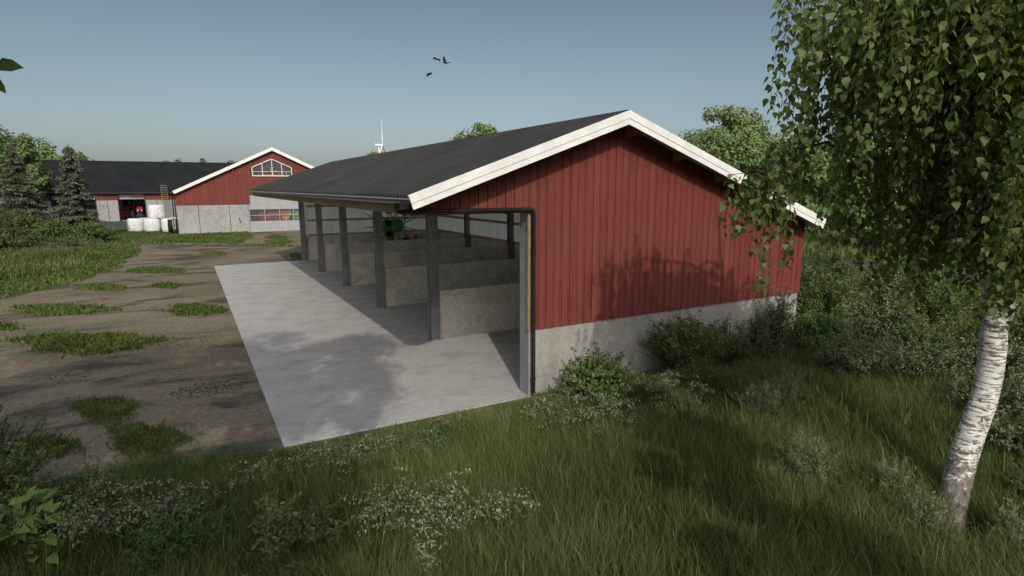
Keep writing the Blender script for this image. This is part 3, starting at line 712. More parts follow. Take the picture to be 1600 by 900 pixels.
# crows
def crow(loc, rz, dih, lb, bank):
    b = MB()
    body = [(-.30, 0, 0), (-.22, 0, .01), (-.08, 0, .02), (.08, 0, .02), (.17, 0, .03), (.24, 0, .03), (.31, 0, .01)]
    b.tube(body, [.012, .045, .07, .06, .035, .04, .008], 8)
    b.add([(-.26, -.03, 0), (-.26, .03, 0), (-.44, .08, 0), (-.46, 0, .005), (-.44, -.08, 0)], [(0, 1, 2, 3, 4)])
    for s in (-1, 1):
        h1, h2 = dih
        pts = [(.10, .05 * s, .03), (.15, .28 * s, .03 + h1), (.08, .50 * s, .03 + h2), (-.06, .55 * s, .03 + h2), (-.08, .45 * s, .03 + h2 * .8), (-.12, .28 * s, .03 + h1 * .9), (-.12, .05 * s, .02)]
        b.add(pts, [(0, 1, 5, 6), (1, 2, 3, 4, 5)])
        b.add([(x, y, z - .012) for x, y, z in pts], [(6, 5, 1, 0), (5, 4, 3, 2, 1)])
    o = b.build('crow', M['crow']); o.location = loc; o.rotation_euler = (bank, 0, rz)
    tag(o, lb, 'bird', 'black birds flying above the shed')
crow((15.91, 43.79, 16.42), .4, (.12, -.10), 'black bird flying highest of the three, wings arched down', .35)
crow((16.62, 43.39, 16.12), 2.4, (.10, .26), 'black bird flying with wings raised in a shallow V', .5)
crow((15.21, 43.91, 15.04), .1, (.03, -.04), 'black bird gliding lowest of the three with flat wings', -.2)

# ------------------------------------------------------------------ TREES
def clumpy_tree(name, loc, H, zc, R, Rz, ncl, nl, ls, label, m, group=None, seed=1, trunk=.22, tint0=.5, limbs=14, sq=1.0, cl=.32, rr=None, ltm=T_DIAMOND):
    rs = np.random.default_rng(seed)
    root = empty(name, loc, label, 'tree', group)
    dirs = rs.normal(size=(ncl, 3)); dirs /= np.linalg.norm(dirs, axis=1, keepdims=True)
    ph = rs.uniform(0, 6.28, 6)
    lob = 1 + .20 * np.sin(3 * np.arctan2(dirs[:, 1], dirs[:, 0]) + ph[0]) + .18 * np.sin(5 * dirs[:, 2] + ph[1]) * np.cos(2 * np.arctan2(dirs[:, 1], dirs[:, 0]) + ph[2])
    rad = rs.uniform(.35, 1, ncl) ** .45 * lob
    cen = dirs * rad[:, None] * np.array([R, R * sq, Rz]) + np.array([0, 0, zc])
    cen[:, 2] = np.maximum(cen[:, 2], .5)
    cr = R * cl * rs.uniform(.65, 1.25, ncl)
    P = np.repeat(cen, nl, 0); CR = np.repeat(cr, nl)
    g = rs.normal(size=(ncl * nl, 3)); g /= np.linalg.norm(g, axis=1, keepdims=True)
    P = P + g * (CR * rs.uniform(.25, 1, ncl * nl) ** .6)[:, None] * np.array([1, 1, .72])
    out = unit(P - np.array([0, 0, zc]))
    n = unit(g * .9 + out * .5 + rs.normal(size=P.shape) * .45 + np.array([0, 0, .35])); d = np.cross(n, rs.normal(size=P.shape))
    ct = np.repeat(rs.uniform(-.22, .22, ncl), nl)
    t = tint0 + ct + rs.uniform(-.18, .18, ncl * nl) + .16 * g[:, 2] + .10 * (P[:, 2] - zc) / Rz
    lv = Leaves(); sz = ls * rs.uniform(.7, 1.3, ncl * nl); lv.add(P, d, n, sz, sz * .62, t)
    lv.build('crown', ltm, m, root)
    b = MB(); top = zc + Rz * .55
    zz = np.linspace(-.1, top, 8); ox = np.cumsum(rs.uniform(-.12, .12, 8)) * H * .03; oy = np.cumsum(rs.uniform(-.12, .12, 8)) * H * .03
    tp = [(ox[i], oy[i], zz[i]) for i in range(8)]
    b.tube(tp, [trunk * (1 - .85 * i / 7) + (.06 * trunk if i else trunk * .35) for i in range(8)], 10)
    for i in rs.choice(ncl, min(limbs, ncl), replace=False):
        e = cen[i]; k = int(np.clip(np.searchsorted(zz, max(.6, e[2] - R * .7)), 1, 6)); s0 = np.array(tp[k]); md = (s0 + e) / 2 + np.array([0, 0, .1 * R])
        b.tube([s0, s0 * .6 + md * .4, md, e], [trunk * .38, trunk * .28, trunk * .18, trunk * .06], 6, False)
    b.build('trunk', M['bark'], root, smooth='auto')
    return root
TB = 'trees rising behind the buildings'
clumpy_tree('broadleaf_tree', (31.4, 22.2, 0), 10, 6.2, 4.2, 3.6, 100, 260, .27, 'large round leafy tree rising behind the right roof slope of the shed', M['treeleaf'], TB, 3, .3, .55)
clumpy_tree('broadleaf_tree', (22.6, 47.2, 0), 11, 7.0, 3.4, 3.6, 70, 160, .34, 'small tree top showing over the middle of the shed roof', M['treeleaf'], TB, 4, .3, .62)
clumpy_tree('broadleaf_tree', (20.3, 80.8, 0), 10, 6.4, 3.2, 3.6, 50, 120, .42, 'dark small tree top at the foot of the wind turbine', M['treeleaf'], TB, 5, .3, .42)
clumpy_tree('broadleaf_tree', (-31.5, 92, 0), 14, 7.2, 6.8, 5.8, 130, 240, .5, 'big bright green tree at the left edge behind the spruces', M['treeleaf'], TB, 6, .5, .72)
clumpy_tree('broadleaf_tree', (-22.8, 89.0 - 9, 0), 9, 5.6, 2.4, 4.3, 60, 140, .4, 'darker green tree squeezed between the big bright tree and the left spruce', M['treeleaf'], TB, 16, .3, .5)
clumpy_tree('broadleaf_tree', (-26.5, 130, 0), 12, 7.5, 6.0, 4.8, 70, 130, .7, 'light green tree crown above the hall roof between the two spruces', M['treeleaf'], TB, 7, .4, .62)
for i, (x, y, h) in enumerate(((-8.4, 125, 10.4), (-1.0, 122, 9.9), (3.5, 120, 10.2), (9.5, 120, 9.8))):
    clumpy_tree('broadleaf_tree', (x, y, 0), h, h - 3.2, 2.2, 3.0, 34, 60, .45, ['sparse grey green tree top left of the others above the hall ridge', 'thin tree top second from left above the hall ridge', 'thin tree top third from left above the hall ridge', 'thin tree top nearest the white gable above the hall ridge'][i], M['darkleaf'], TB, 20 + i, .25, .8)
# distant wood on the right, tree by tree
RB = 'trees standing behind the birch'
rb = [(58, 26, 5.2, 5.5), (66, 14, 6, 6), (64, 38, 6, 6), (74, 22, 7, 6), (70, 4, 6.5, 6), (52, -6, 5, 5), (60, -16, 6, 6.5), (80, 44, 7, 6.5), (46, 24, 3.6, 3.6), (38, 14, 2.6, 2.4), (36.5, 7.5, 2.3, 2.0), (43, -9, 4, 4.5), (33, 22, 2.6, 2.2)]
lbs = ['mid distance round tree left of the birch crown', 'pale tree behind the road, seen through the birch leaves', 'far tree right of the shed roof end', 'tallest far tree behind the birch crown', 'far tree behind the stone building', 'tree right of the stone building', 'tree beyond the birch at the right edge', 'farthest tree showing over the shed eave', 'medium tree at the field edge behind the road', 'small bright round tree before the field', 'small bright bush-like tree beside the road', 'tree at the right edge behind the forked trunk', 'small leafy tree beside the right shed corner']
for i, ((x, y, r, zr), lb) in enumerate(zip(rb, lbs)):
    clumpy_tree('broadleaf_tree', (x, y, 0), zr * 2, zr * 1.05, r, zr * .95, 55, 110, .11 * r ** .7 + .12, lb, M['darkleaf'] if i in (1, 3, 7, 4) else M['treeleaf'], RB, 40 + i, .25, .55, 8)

def spruce(loc, H, R, label, seed):
    rs = np.random.default_rng(seed)
    root = empty('spruce_tree', loc, label, 'tree', 'spruces in front of the workshop hall')
    b = MB(); b.tube([(0, 0, -.1), (0.03, 0, H * .5), (0, 0, H)], [.2, .12, .02], 8); lv = Leaves()
    z = .7
    while z < H - .1:
        f = 1 - z / H; Lb = R * (f ** .8) * rs.uniform(.8, 1.15) + .12; nb = 7 if f > .3 else 5
        for k in range(nb):
            a = rs.uniform(0, 6.28); L_ = Lb * rs.uniform(.65, 1.15); u = np.array([math.cos(a), math.sin(a), 0])
            dr = .28 * L_
            pts = [np.array([0, 0, z]) + u * L_ * s + np.array([0, 0, -dr * s + .25 * dr * (s ** 3)]) for s in (0, .35, .7, 1)]
            b.tube(pts, [.03, .022, .015, .006], 4, False)
            n = int(36 * L_ + 12); s = rs.uniform(.08, 1, n) ** .8
            p = np.array([0, 0, z]) + u * (L_ * s)[:, None]; p[:, 2] += -dr * s + .25 * dr * s ** 3
            sd_ = np.array([-u[1], u[0], 0]); w = rs.uniform(-1, 1, n) * .32 * L_ * (1.05 - s); p += sd_ * w[:, None]; p[:, 2] -= np.abs(w) * .35 + rs.uniform(0, .12, n)
            d = u * .6 + sd_ * np.sign(w)[:, None] * .6 + np.array([0, 0, -.75]) + rs.normal(size=(n, 3)) * .3
            sz = rs.uniform(.18, .34, n); lv.add(p, d, rs.normal(size=(n, 3)) + np.array([0, 0, .8]), sz, sz * .38, .45 + rs.uniform(-.3, .3, n) + .25 * (s - .5))
        z += H * .026
    lv.build('crown', T_NARROW, M['spruce'], root); b.build('trunk', M['bark'], root)
spruce((-21.6, 70, 0), 9.0, 3.4, 'broader spruce at the left, before the end of the black roof', 11)
spruce((-14.6, 53.5, 0), 8.3, 2.15, 'slim pointed spruce standing in front of the workshop hall', 12)

# ------------------------------------------------------------------ BUSHES AND WEEDS
def bush(name, loc, H, R, stems, lpn, ls, label, m, cat='bush', seed=1, w=.55, tm=M['twig'], tmpl=T_LEAF, tint0=.5, lo=.15, upr=.0, sub=4, group=None, flat=0, thick=.008):
    """stems rising from the base, side shoots, leaves along the shoots"""
    rs = np.random.default_rng(seed); root = empty(name, loc, label, cat, group); b = MB(); lv = Leaves()
    for i in range(stems):
        a = rs.uniform(0, 6.28); sp = math.sqrt(rs.uniform(0, 1)) * R; h = H * (1 - .45 * (sp / R) ** 2) * rs.uniform(.7, 1.08)
        u = np.array([math.cos(a), math.sin(a), 0]); up = np.array([0, 0, 1.]); b0 = u * sp * .25 + rs.normal(size=3) * np.array([.04, .04, 0])
        f = lambda s: b0 + u * (sp * .8 * s ** (1.3 + upr)) + up * h * s
        b.tube([f(s) for s in (0, .35, .7, 1)], [thick * 1.4, thick, thick * .7, thick * .3], 4, False)
        for j in range(sub):
            s0 = rs.uniform(lo, .85); p0 = f(s0); a2 = rs.uniform(0, 6.28)
            d = unit(np.array([math.cos(a2), math.sin(a2), rs.uniform(.3, 1.2) + upr])); L_ = h * (.20 + .16 * (1 - s0)) * rs.uniform(.6, 1.3)
            p1 = p0 + d * L_; b.tube([p0, p1], [thick * .5, thick * .2], 3, False)
            n = lpn; s = rs.uniform(.1, 1.05, n); p = p0 + d * (L_ * s)[:, None] + rs.normal(size=(n, 3)) * ls * .25
            dd = d * .5 + rs.normal(size=(n, 3)) * .8; nn = rs.normal(size=(n, 3)) * .6 + np.array([0, 0, 1])
            sz = ls * rs.uniform(.6, 1.25, n); lv.add(p, dd, nn, sz, sz * w, tint0 + rs.uniform(-.25, .25, n) + rs.uniform(-.12, .12) + .18 * (p[:, 2] / H - .5))
        n = lpn; s = rs.uniform(lo, 1.02, n); p = np.stack([f(q) for q in s]) + rs.normal(size=(n, 3)) * ls * .2
        sz = ls * rs.uniform(.5, 1.1, n); lv.add(p, rs.normal(size=(n, 3)) * .7 + up * .5 + u * .3, rs.normal(size=(n, 3)) + up, sz, sz * w, tint0 + rs.uniform(-.25, .25, n))
    lv.build('leaves', tmpl, m, root); b.build('stems', tm, root)
    return root
def umbels(name, loc, H, R, stems, label, seed, head=.10, tint0=.5, sq=(1, 1), rot=0, leafm=None, nl=16):
    """cow parsley like clump: thin stems, ferny leaves, flat flower heads"""
    rs = np.random.default_rng(seed); root = empty(name, loc, label, 'weed'); b = MB(); fl = Leaves(); lv = Leaves(); up = np.array([0, 0, 1.])
    cr, sr = math.cos(rot), math.sin(rot)
    for i in range(stems):
        r = math.sqrt(rs.uniform(0, 1)) * R; a = rs.uniform(0, 6.28); r *= 1 + .3 * math.sin(3 * a + seed); q = (r * math.cos(a) * sq[0], r * math.sin(a) * sq[1]); q = np.array([q[0] * cr - q[1] * sr, q[0] * sr + q[1] * cr, 0])
        h = H * rs.uniform(.7, 1.05); lean = rs.normal(size=3) * np.array([.08, .08, 0]); e = q + lean + up * h
        b.tube([q, q + lean * .4 + up * h * .55, e], [.006, .005, .003], 3, False)
        for k in range(rs.integers(2, 5)):
            c = e + rs.normal(size=3) * np.array([.07, .07, .035]); b.tube([e - up * .12, c], [.003, .002], 3, False)
            c = c - up * rs.uniform(0, .3) * h
            n = 13; ang = rs.uniform(0, 6.28, n); rad = np.sqrt(rs.uniform(0, 1, n)) * head * .62; ou = np.stack([np.cos(ang), np.sin(ang), np.zeros(n)], 1); p = c + ou * rad[:, None] + rs.normal(size=(n, 3)) * .02
            sz = rs.uniform(.022, .052, n); fl.add(p, ou - up * .5 + rs.normal(size=(n, 3)) * .4, ou * .5 + up + rs.normal(size=(n, 3)) * .5, sz, sz * .55, tint0 + rs.uniform(-.3, .3, n) + rs.uniform(-.15, .15))
        n = nl; s = rs.uniform(.1, .9, n); p = q + lean * s[:, None] + up * (h * s)[:, None] + rs.normal(size=(n, 3)) * .06
        sz = rs.uniform(.04, .09, n); lv.add(p, rdir(n, -.1, .6), rs.normal(size=(n, 3)) * .5 + up, sz, sz * .35, .5 + rs.uniform(-.3, .3, n))
    b.build('stems', M['weedstem'], root); lv.build('leaves', T_NARROW, leafm or M['bushleaf'], root); fl.build('flower_heads', T_LEAF, M['flower'], root)
    return root

bush('leafy_bush', (1.05, -1.15, 0), 1.25, .95, 75, 15, .08, 'round leaved green bush beside the black downpipe at the shed corner', M['bushleaf'], seed=31, w=.75, tint0=.55)
bush('leafy_bush', (3.9, -.8, 0), 1.85, 1.25, 110, 15, .07, 'dark small-leaved bush with reddish stems against the concrete base', M['bushleaf'], seed=32, w=.55, tm=M['redtwig'], tint0=.48, upr=.4)
bush('leafy_bush', (5.3, -.75, 0), 1.35, .8, 55, 13, .065, 'dark bush between the red-stemmed bush and the slim saplings', M['bushleaf'], seed=33, w=.5, tint0=.4, upr=.3)
bush('sapling', (6.7, -.5, 0), 1.55, .30, 20, 13, .07, 'slim dark sapling standing at the shed wall', M['darkleaf'], 'sapling', seed=34, tint0=.75, upr=.6)
bush('sapling', (7.55, -.5, 0), 2.0, .48, 36, 14, .075, 'slim pale green sapling nearest the far corner of the shed wall', M['paleleaf'], 'sapling', seed=35, tint0=.35, upr=.6)
umbels('flowering_weed', (-.1, -2.1, 0), .75, 1.05, 60, 'cream flowering weed clump below the round leaved bush', 41, sq=(1.1, .7), rot=-.45)
umbels('flowering_weed', (2.1, -1.9, 0), .75, 1.0, 36, 'cream flowering weed patch right of the round leaved bush', 42, sq=(1.2, .5), rot=-.4, tint0=.55)
umbels('flowering_weed', (-4.75, -1.75, 0), .62, .85, 44, 'cream flowering weed clump at the near corner of the slab, left part', 43, sq=(1.3, .55), rot=0.0, tint0=.62)
umbels('flowering_weed', (-3.45, -1.65, 0), .58, .85, 44, 'greyish flowering weed clump along the slab edge, right part', 44, sq=(1.4, .5), rot=.0, tint0=.3)
umbels('flowering_weed', (-3.75, -4.15, 0), .95, .85, 54, 'cream flowering weed clump at the bottom centre left', 45, sq=(1.3, .7), rot=-.4, tint0=.55, head=.13)
umbels('flowering_weed', (-7.35, -2.05, 0), .8, .7, 60, 'pale flowering weed clump at the bottom left beside the big leaved plant', 46, sq=(1.3, .8), rot=-.4, tint0=.55, head=.14)
umbels('flowering_weed', (-7.95, -.9, 0), .75, .8, 50, 'shaded grey flowering weed clump behind the big leaved plant', 47, sq=(1.2, .8), rot=-.4, tint0=.05)
bush('fern_bush', (-6.55, -2.75, 0), .75, .75, 70, 16, .06, 'fresh green ferny bush at the bottom left', M['fern'], seed=51, w=.38, tint0=.5, lo=.25, tm=M['paletwig'])
bush('leafy_bush', (-2.75, -1.5, 0), .55, .30, 20, 12, .06, 'small bright green plant at the right end of the slab edge weeds', M['fern'], seed=52, w=.6, tint0=.6)
bush('sapling', (-5.55, -3.65, 0), 1.15, .28, 12, 15, .062, 'light leaved sapling, taller of the two at the bottom edge', M['paleleaf'], 'sapling', seed=53, w=.6, tint0=.35, upr=.5, tm=M['paletwig'], sub=6)
bush('sapling', (-5.05, -3.75, 0), 1.05, .30, 12, 14, .058, 'light leaved sapling, right one of the two at the bottom edge', M['paleleaf'], 'sapling', seed=54, w=.6, tint0=.2, upr=.5, tm=M['paletwig'], sub=6)
bush('leafy_bush', (-5.75, -3.85, 0), .6, .5, 26, 12, .06, 'low pale leafed shrub at the foot of the left light sapling', M['paleleaf'], seed=55, tint0=.32, tm=M['paletwig'])
bush('leafy_bush', (-4.45, -4.0, 0), .45, .35, 18, 10, .055, 'low dark leafed shrub between the saplings and the cream weed', M['bushleaf'], seed=56, tint0=.35)
bush('wispy_shrub', (-9.15, -.25, 0), 1.5, 1.35, 95, 20, .06, 'dark wispy shrub leaning in from the left edge', M['bushleaf'], seed=57, w=.4, tint0=.35, upr=-.1, sub=5)
# big leaved plant
def bigleaf(loc, seed):
    rs = np.random.default_rng(seed); root = empty('big_leaved_plant', loc, 'plant with big smooth pale green leaves in the bottom left corner', 'plant'); lv = Leaves(); b = MB()
    for i in range(70):
        a = rs.uniform(0, 6.28); r = rs.uniform(.1, .65); h = rs.uniform(.25, .75) * (1.15 - r * .5); u = np.array([math.cos(a), math.sin(a), 0]); e = u * r + np.array([0, 0, h])
        b.tube([u * .05, u * r * .5 + np.array([0, 0, h * .7]), e], [.012, .009, .005], 4, False)
        n = 3; p = np.tile(e, (n, 1)) + rs.normal(size=(n, 3)) * .05; sz = rs.uniform(.15, .25, n)
        lv.add(p, u + rs.normal(size=(n, 3)) * .45 + np.array([0, 0, .1]), np.array([0, 0, 1.]) + rs.normal(size=(n, 3)) * .3, sz, sz * .55, rs.uniform(.2, .9, n))
    lv.build('leaves', T_LEAF, M['bigleaf'], root); b.build('stems', M['paletwig'], root)
bigleaf((-8.25, -1.95, 0), 61)
# grey feathery weeds
GW = 'grey green feathery weeds in the meadow'
for i, (x, y, h, r, s, lb) in enumerate([
        (2.95, -3.6, .75, .55, 60, 'grey feathery weed in the middle of the meadow, left of the pair'), (3.75, -3.55, .8, .5, 50, 'grey feathery weed in the middle of the meadow, right of the pair'),
        (1.45, -5.5, .7, .55, 60, 'grey feathery weed low in the meadow left of the birch'), (2.05, -6.35, .6, .4, 36, 'small grey feathery weed just left of the birch foot'),
        (2.35, -7.65, .45, .4, 36, 'grey feathery weed in front of the birch foot'), (1.6, -7.0, .55, .45, 36, 'grey feathery weed at the bottom edge left of the birch'),
        (3.3, -1.9, .65, .8, 60, 'shaded feathery weed below the red-stemmed bush'), (1.7, -3.0, .6, .4, 34, 'shaded feathery weed right of the cream weeds'),
        (3.6, -7.6, .7, .6, 50, 'grey feathery weed at the right bottom corner')]):
    bush('feathery_weed', (x, y, 0), h * 1.45, r * 1.05, int(s * 1.2), 18, .055, lb, M['greyleaf'] if i not in (6, 7) else M['darkleaf'], 'weed', seed=70 + i, w=.2, tmpl=T_NARROW, tint0=.55, upr=1.3, sub=5, group=GW, tm=M['paletwig'], thick=.005)
# thicket right of the shed
TK = 'shrubs of the thicket right of the shed'
tk = [(6.9, -2.9, 1.55, .9, 60, .06, 'greyleaf', 'dark grey shrub with thin pale trunk in the thicket centre'),
      (8.6, -1.2, 1.35, .75, 55, .075, 'fern', 'bright green shrub in the thicket near the shed corner'),
      (9.4, .1, 1.2, .9, 50, .06, 'bushleaf', 'low shrub at the foot of the far shed corner'),
      (10.8, -1.4, 1.9, 1.2, 80, .07, 'greyleaf', 'tall olive shrub in the thicket left of the birch trunk'),
      (8.3, -3.4, 1.1, 1.2, 80, .055, 'greyleaf', 'wide low grey shrub just left of the birch trunk'),
      (6.0, -1.3, .9, .9, 60, .05, 'darkleaf', 'low dark shrub below the saplings at the wall'),
      (7.2, -1.3, .9, .9, 60, .055, 'darkleaf', 'low dark shrub right of the saplings at the wall'),
      (12.2, 1.2, 2.1, 1.3, 80, .08, 'bushleaf', 'tall shrub behind the far shed corner'),
      (14.0, -1.0, 2.2, 1.5, 90, .08, 'bushleaf', 'tall shrub deep in the thicket behind the olive shrub'),
      (15.5, 3.5, 2.3, 1.6, 90, .09, 'darkleaf', 'dark tall shrub at the rear of the thicket'),
      (12.5, -3.8, 1.9, 1.3, 80, .075, 'bushleaf', 'shrub right behind the birch fork'),
      (9.6, -4.6, 1.4, 1.2, 80, .065, 'greyleaf', 'grey shrub right of the birch trunk, upper one'),
      (7.0, -5.7, 1.3, 1.1, 80, .06, 'greyleaf', 'grey shrub right of the birch trunk, middle one'),
      (5.6, -6.9, 1.0, .9, 70, .06, 'greyleaf', 'grey shrub right of the birch trunk, lower one'),
      (4.6, -7.5, .7, .7, 60, .055, 'fern', 'fresh green low shrub right of the birch foot'),
      (17.5, -4.5, 2.4, 1.8, 90, .1, 'bushleaf', 'big shrub at the right edge of the thicket'),
      (19.0, 2.0, 2.2, 1.8, 90, .1, 'bushleaf', 'shrub at the rear near the road, between the hanging birch twigs'),
      (19.5, 8.5, 2.0, 1.8, 90, .1, 'darkleaf', 'rear shrub seen just past the shed corner'),
      (15.0, 8.0, 1.8, 1.5, 80, .09, 'bushleaf', 'shrub along the hidden side of the shed'),
      (23.0, -1.0, 1.9, 1.9, 80, .11, 'bushleaf', 'shrub beside the road behind the birch trunk'),
      (10.0, -2.9, 1.3, .9, 60, .06, 'bushleaf', 'small green shrub between the olive and the grey shrubs')]
for i, (x, y, h, r, s, l, mm, lb) in enumerate(tk):
    bush('thicket_shrub', (x, y, 0), h, r, s, 17, l * 1.2, lb, M[mm], seed=100 + i, w=.5, tint0=.5, tmpl=T_DIAMOND, group=TK, sub=5, lo=.1, tm=M['twig'] if i else M['paletwig'], thick=.012)
# shrubs under the spruces
SS = 'shrubs under the spruces'
for i, (x, y, h, r, mm, lb) in enumerate([(-15.6, 49.5, 2.0, 2.0, 'bushleaf', 'bright green shrub left of the slim spruce foot'), (-13.2, 48.5, 1.9, 1.7, 'bushleaf', 'green shrub right of the slim spruce foot'),
        (-18.2, 53, 2.4, 2.4, 'darkleaf', 'dark shrub between the two spruces'), (-17.2, 44.5, 1.3, 2.4, 'darkleaf', 'low dark shrub in front of the spruces'), (-20.5, 58, 3.0, 2.6, 'darkleaf', 'tall dark shrub at the left edge below the spruce'),
        (-14.2, 43.5, 1.0, 1.8, 'darkleaf', 'low dark shrub under the slim spruce on the bank'), (-20.5, 48, 2.6, 2.6, 'darkleaf', 'dark shrub at the left picture edge on the bank'), (-24, 62, 3.4, 3.0, 'darkleaf', 'large dark shrub beneath the broad spruce')]):
    bush('spruce_shrub', (x, y, 0), h, r, 90, 13, .2, lb, M[mm], seed=140 + i, w=.55, tint0=.5, tmpl=T_DIAMOND, group=SS, sub=5, lo=.05, thick=.02)
for i, (x, y, lb) in enumerate([(-13.8, 36.5, 'cream flowering weed clump on the bank before the spruces'), (-12.3, 40.8, 'cream flowering weed clump at the foot of the slim spruce')]):
    umbels('flowering_weed', (x, y, 0), 1.0, 1.2, 44, lb, 160 + i, head=.3, tint0=.4)

# ------------------------------------------------------------------ BIRCH
birch = empty('birch_tree', (2.9, -6.9, 0), 'white-barked birch with hanging leafy twigs at the right', 'tree')
BO = np.array([2.9, -6.9, 0.])
b = MB()
T0 = [(2.14, -7.04, -.35), (2.23, -7.01, -.14), (2.33, -6.96, .15), (2.56, -6.89, .52), (2.86, -6.82, .88), (3.11, -6.78, 1.17), (3.39, -6.75, 1.52), (3.60, -6.70, 1.83), (3.83, -6.61, 2.20), (3.93, -6.55, 2.5), (3.97, -6.52, 2.68)]
R0 = [.25, .20, .175, .166, .163, .160, .158, .158, .163, .155, .10]
b.tube([np.array(p) - BO for p in T0], R0, 20)
UP = [(3.78, -6.58, 2.1), (3.97, -6.52, 2.55), (4.06, -6.40, 2.97), (4.15, -6.29, 3.47), (4.3, -6.20, 4.03), (4.28, -6.06, 4.87), (3.98, -5.95, 5.8), (3.8, -5.8, 6.6), (3.7, -5.6, 7.4), (3.6, -5.5, 8.0)]
b.tube([np.array(p) - BO for p in UP], [.105, .10, .088, .08, .072, .066, .06, .052, .035, .012], 14)
RT = [(3.88, -6.58, 2.2), (4.06, -6.62, 2.72), (4.27, -6.70, 3.2), (4.55, -6.8, 3.68), (4.95, -6.8, 4.3), (5.2, -6.8, 5.2), (5.35, -6.8, 6.2), (5.4, -6.7, 7.4)]
b.tube([np.array(p) - BO for p in RT], [.10, .095, .085, .078, .07, .06, .045, .015], 14)
b.build('trunk', M['birch'], birch, smooth=True)
br = MB(); lv = Leaves(); rs = np.random.default_rng(77)
def strand(p, ln, sway, dens=25, tint=0.5):
    """hanging twig with alternating drooping leaves"""
    ln = max(.25, min(ln, p[2] - (3.5 if p[0] > 2.7 else 2.95 if p[0] > 1.2 else 3.25 - .12 * (p[0] < .3)))); n = int(ln * dens); s = np.linspace(.02, 1, n)
    P = p + sway * (s ** .6)[:, None] * ln * .35 + np.array([0, 0, -1.]) * (s ** 1.15)[:, None] * ln
    P += np.cumsum(rs.normal(size=(n, 3)) * .008, 0)
    br.tube([P[0] - BO, P[n // 3] - BO, P[2 * n // 3] - BO, P[-1] - BO], [.005, .004, .003, .002], 3, False)
    a = np.arange(n) * 2.4 + rs.uniform(0, 6.28); o = np.stack([np.cos(a), np.sin(a), np.zeros(n)], 1)
    d = o * .55 + np.array([0, 0, -.95]) + rs.normal(size=(n, 3)) * .28
    nn = o * 1.0 + np.array([0, 0, .6]) + rs.normal(size=(n, 3)) * .45
    sz = rs.uniform(.062, .112, n); lv.add(P + o * .03 - BO, d, nn, sz, sz * .86, tint + rs.uniform(-.34, .34, n))
def bough(pts, r0, nst, lmin, lmax, t0=.25, jit=.35, tint=.5):
    P = [np.array(p, float) for p in pts]; k = len(P)
    br.tube([p - BO for p in P], [r0 * (1 - .85 * i / (k - 1)) for i in range(k)], 7, False)
    for i in range(nst):
        s = rs.uniform(t0, 1) * (k - 1); j = min(int(s), k - 2); q = P[j] + (P[j + 1] - P[j]) * (s - j)
        side = rs.normal(size=3) * np.array([jit, jit, .12]); e = q + side
        br.tube([q - BO, q + side * .5 + np.array([0, 0, .06]) - BO, e - BO], [.008, .006, .004], 3, False)
        strand(e, rs.uniform(lmin, lmax), unit(side + np.array([0, 0, .01])) * .5, tint=tint + rs.uniform(-.15, .15))
        if rs.random() < .5: strand(q + side * .5, rs.uniform(lmin, lmax) * .7, unit(side) * .3, tint=tint + rs.uniform(-.2, .1))
# the low arching bough over the shed roof corner
bough([(4.2, -6.15, 4.4), (3.2, -5.8, 4.6), (2.4, -5.7, 4.72), (1.64, -5.69, 4.84), (.9, -5.7, 5.04), (.35, -5.68, 4.92), (-.0, -5.62, 4.66), (-.22, -5.6, 4.45)], .03, 34, .35, .75, .35, .16)
for q, ln in (((-.25, -5.75, 4.35), 1.05), ((-.15, -5.7, 4.3), 1.0), ((-.05, -5.85, 4.3), .8), ((-.3, -5.6, 4.35), .6), ((.15, -5.8, 4.5), .7), ((.0, -5.9, 4.4), .75)):
    strand(np.array(q), ln, np.array([.1, -.1, 0]))
def stem_at(z0, ST=UP): return np.array([np.interp(z0, [p[2] for p in ST], [p[c] for p in ST]) for c in range(3)])
def bough_at(a, z0, L_, ST=UP, rise=.6, per=11, lmin=.45, lmax=1.3, t0=.15, jit=.32, tint=.46):
    s0 = stem_at(z0, ST); u = np.array([math.cos(a), math.sin(a), 0])
    if s0[0] + u[0] * L_ < -.1: L_ = (s0[0] + rs.choice([-.3, .1, .5]) - rs.uniform(0, .3)) / -u[0]
    bough([s0, s0 + u * L_ * .3 + np.array([0, 0, rise * .65]), s0 + u * L_ * .65 + np.array([0, 0, rise]), s0 + u * L_ + np.array([0, 0, rise * .6])], .02 + .006 * L_, int(per * L_ * (1 - t0 * .6)), lmin, lmax, t0, jit, tint=tint)
for i in range(46):                       # boughs all round the stems, short on the far side
    z0 = rs.uniform(3.3, 6.0); a = i * 2.39996; near = .5 - .5 * math.sin(a)
    if near < .35 and z0 > 4.9: z0 -= 1.3
    bough_at(a, z0, rs.uniform(1.4, 2.6) * (.45 + .6 * near), RT if i % 3 == 2 else UP, rs.uniform(.3, .8), tint=rs.uniform(.38, .56))
for a, z0, L_ in ((3.3, 5.3, 3.5), (3.7, 5.9, 3.9), (3.05, 4.9, 3.7), (3.5, 5.9, 4.1), (4.1, 5.9, 3.3), (4.5, 5.6, 2.8), (3.9, 5.2, 2.9), (4.3, 4.6, 2.4), (3.4, 4.9, 2.6), (5.0, 5.2, 2.2),
                  (3.35, 5.2, 4.1), (3.55, 5.7, 4.2), (3.75, 4.8, 3.7), (3.6, 4.2, 3.1), (3.9, 5.7, 3.9), (4.1, 5.0, 3.4), (3.5, 5.4, 4.2), (3.8, 6.1, 4.1), (4.35, 5.6, 3.2), (4.7, 5.9, 2.6)):
    bough_at(a, z0, L_, rise=.8, per=8, lmin=.5, lmax=1.4, t0=.2, tint=rs.uniform(.4, .56))
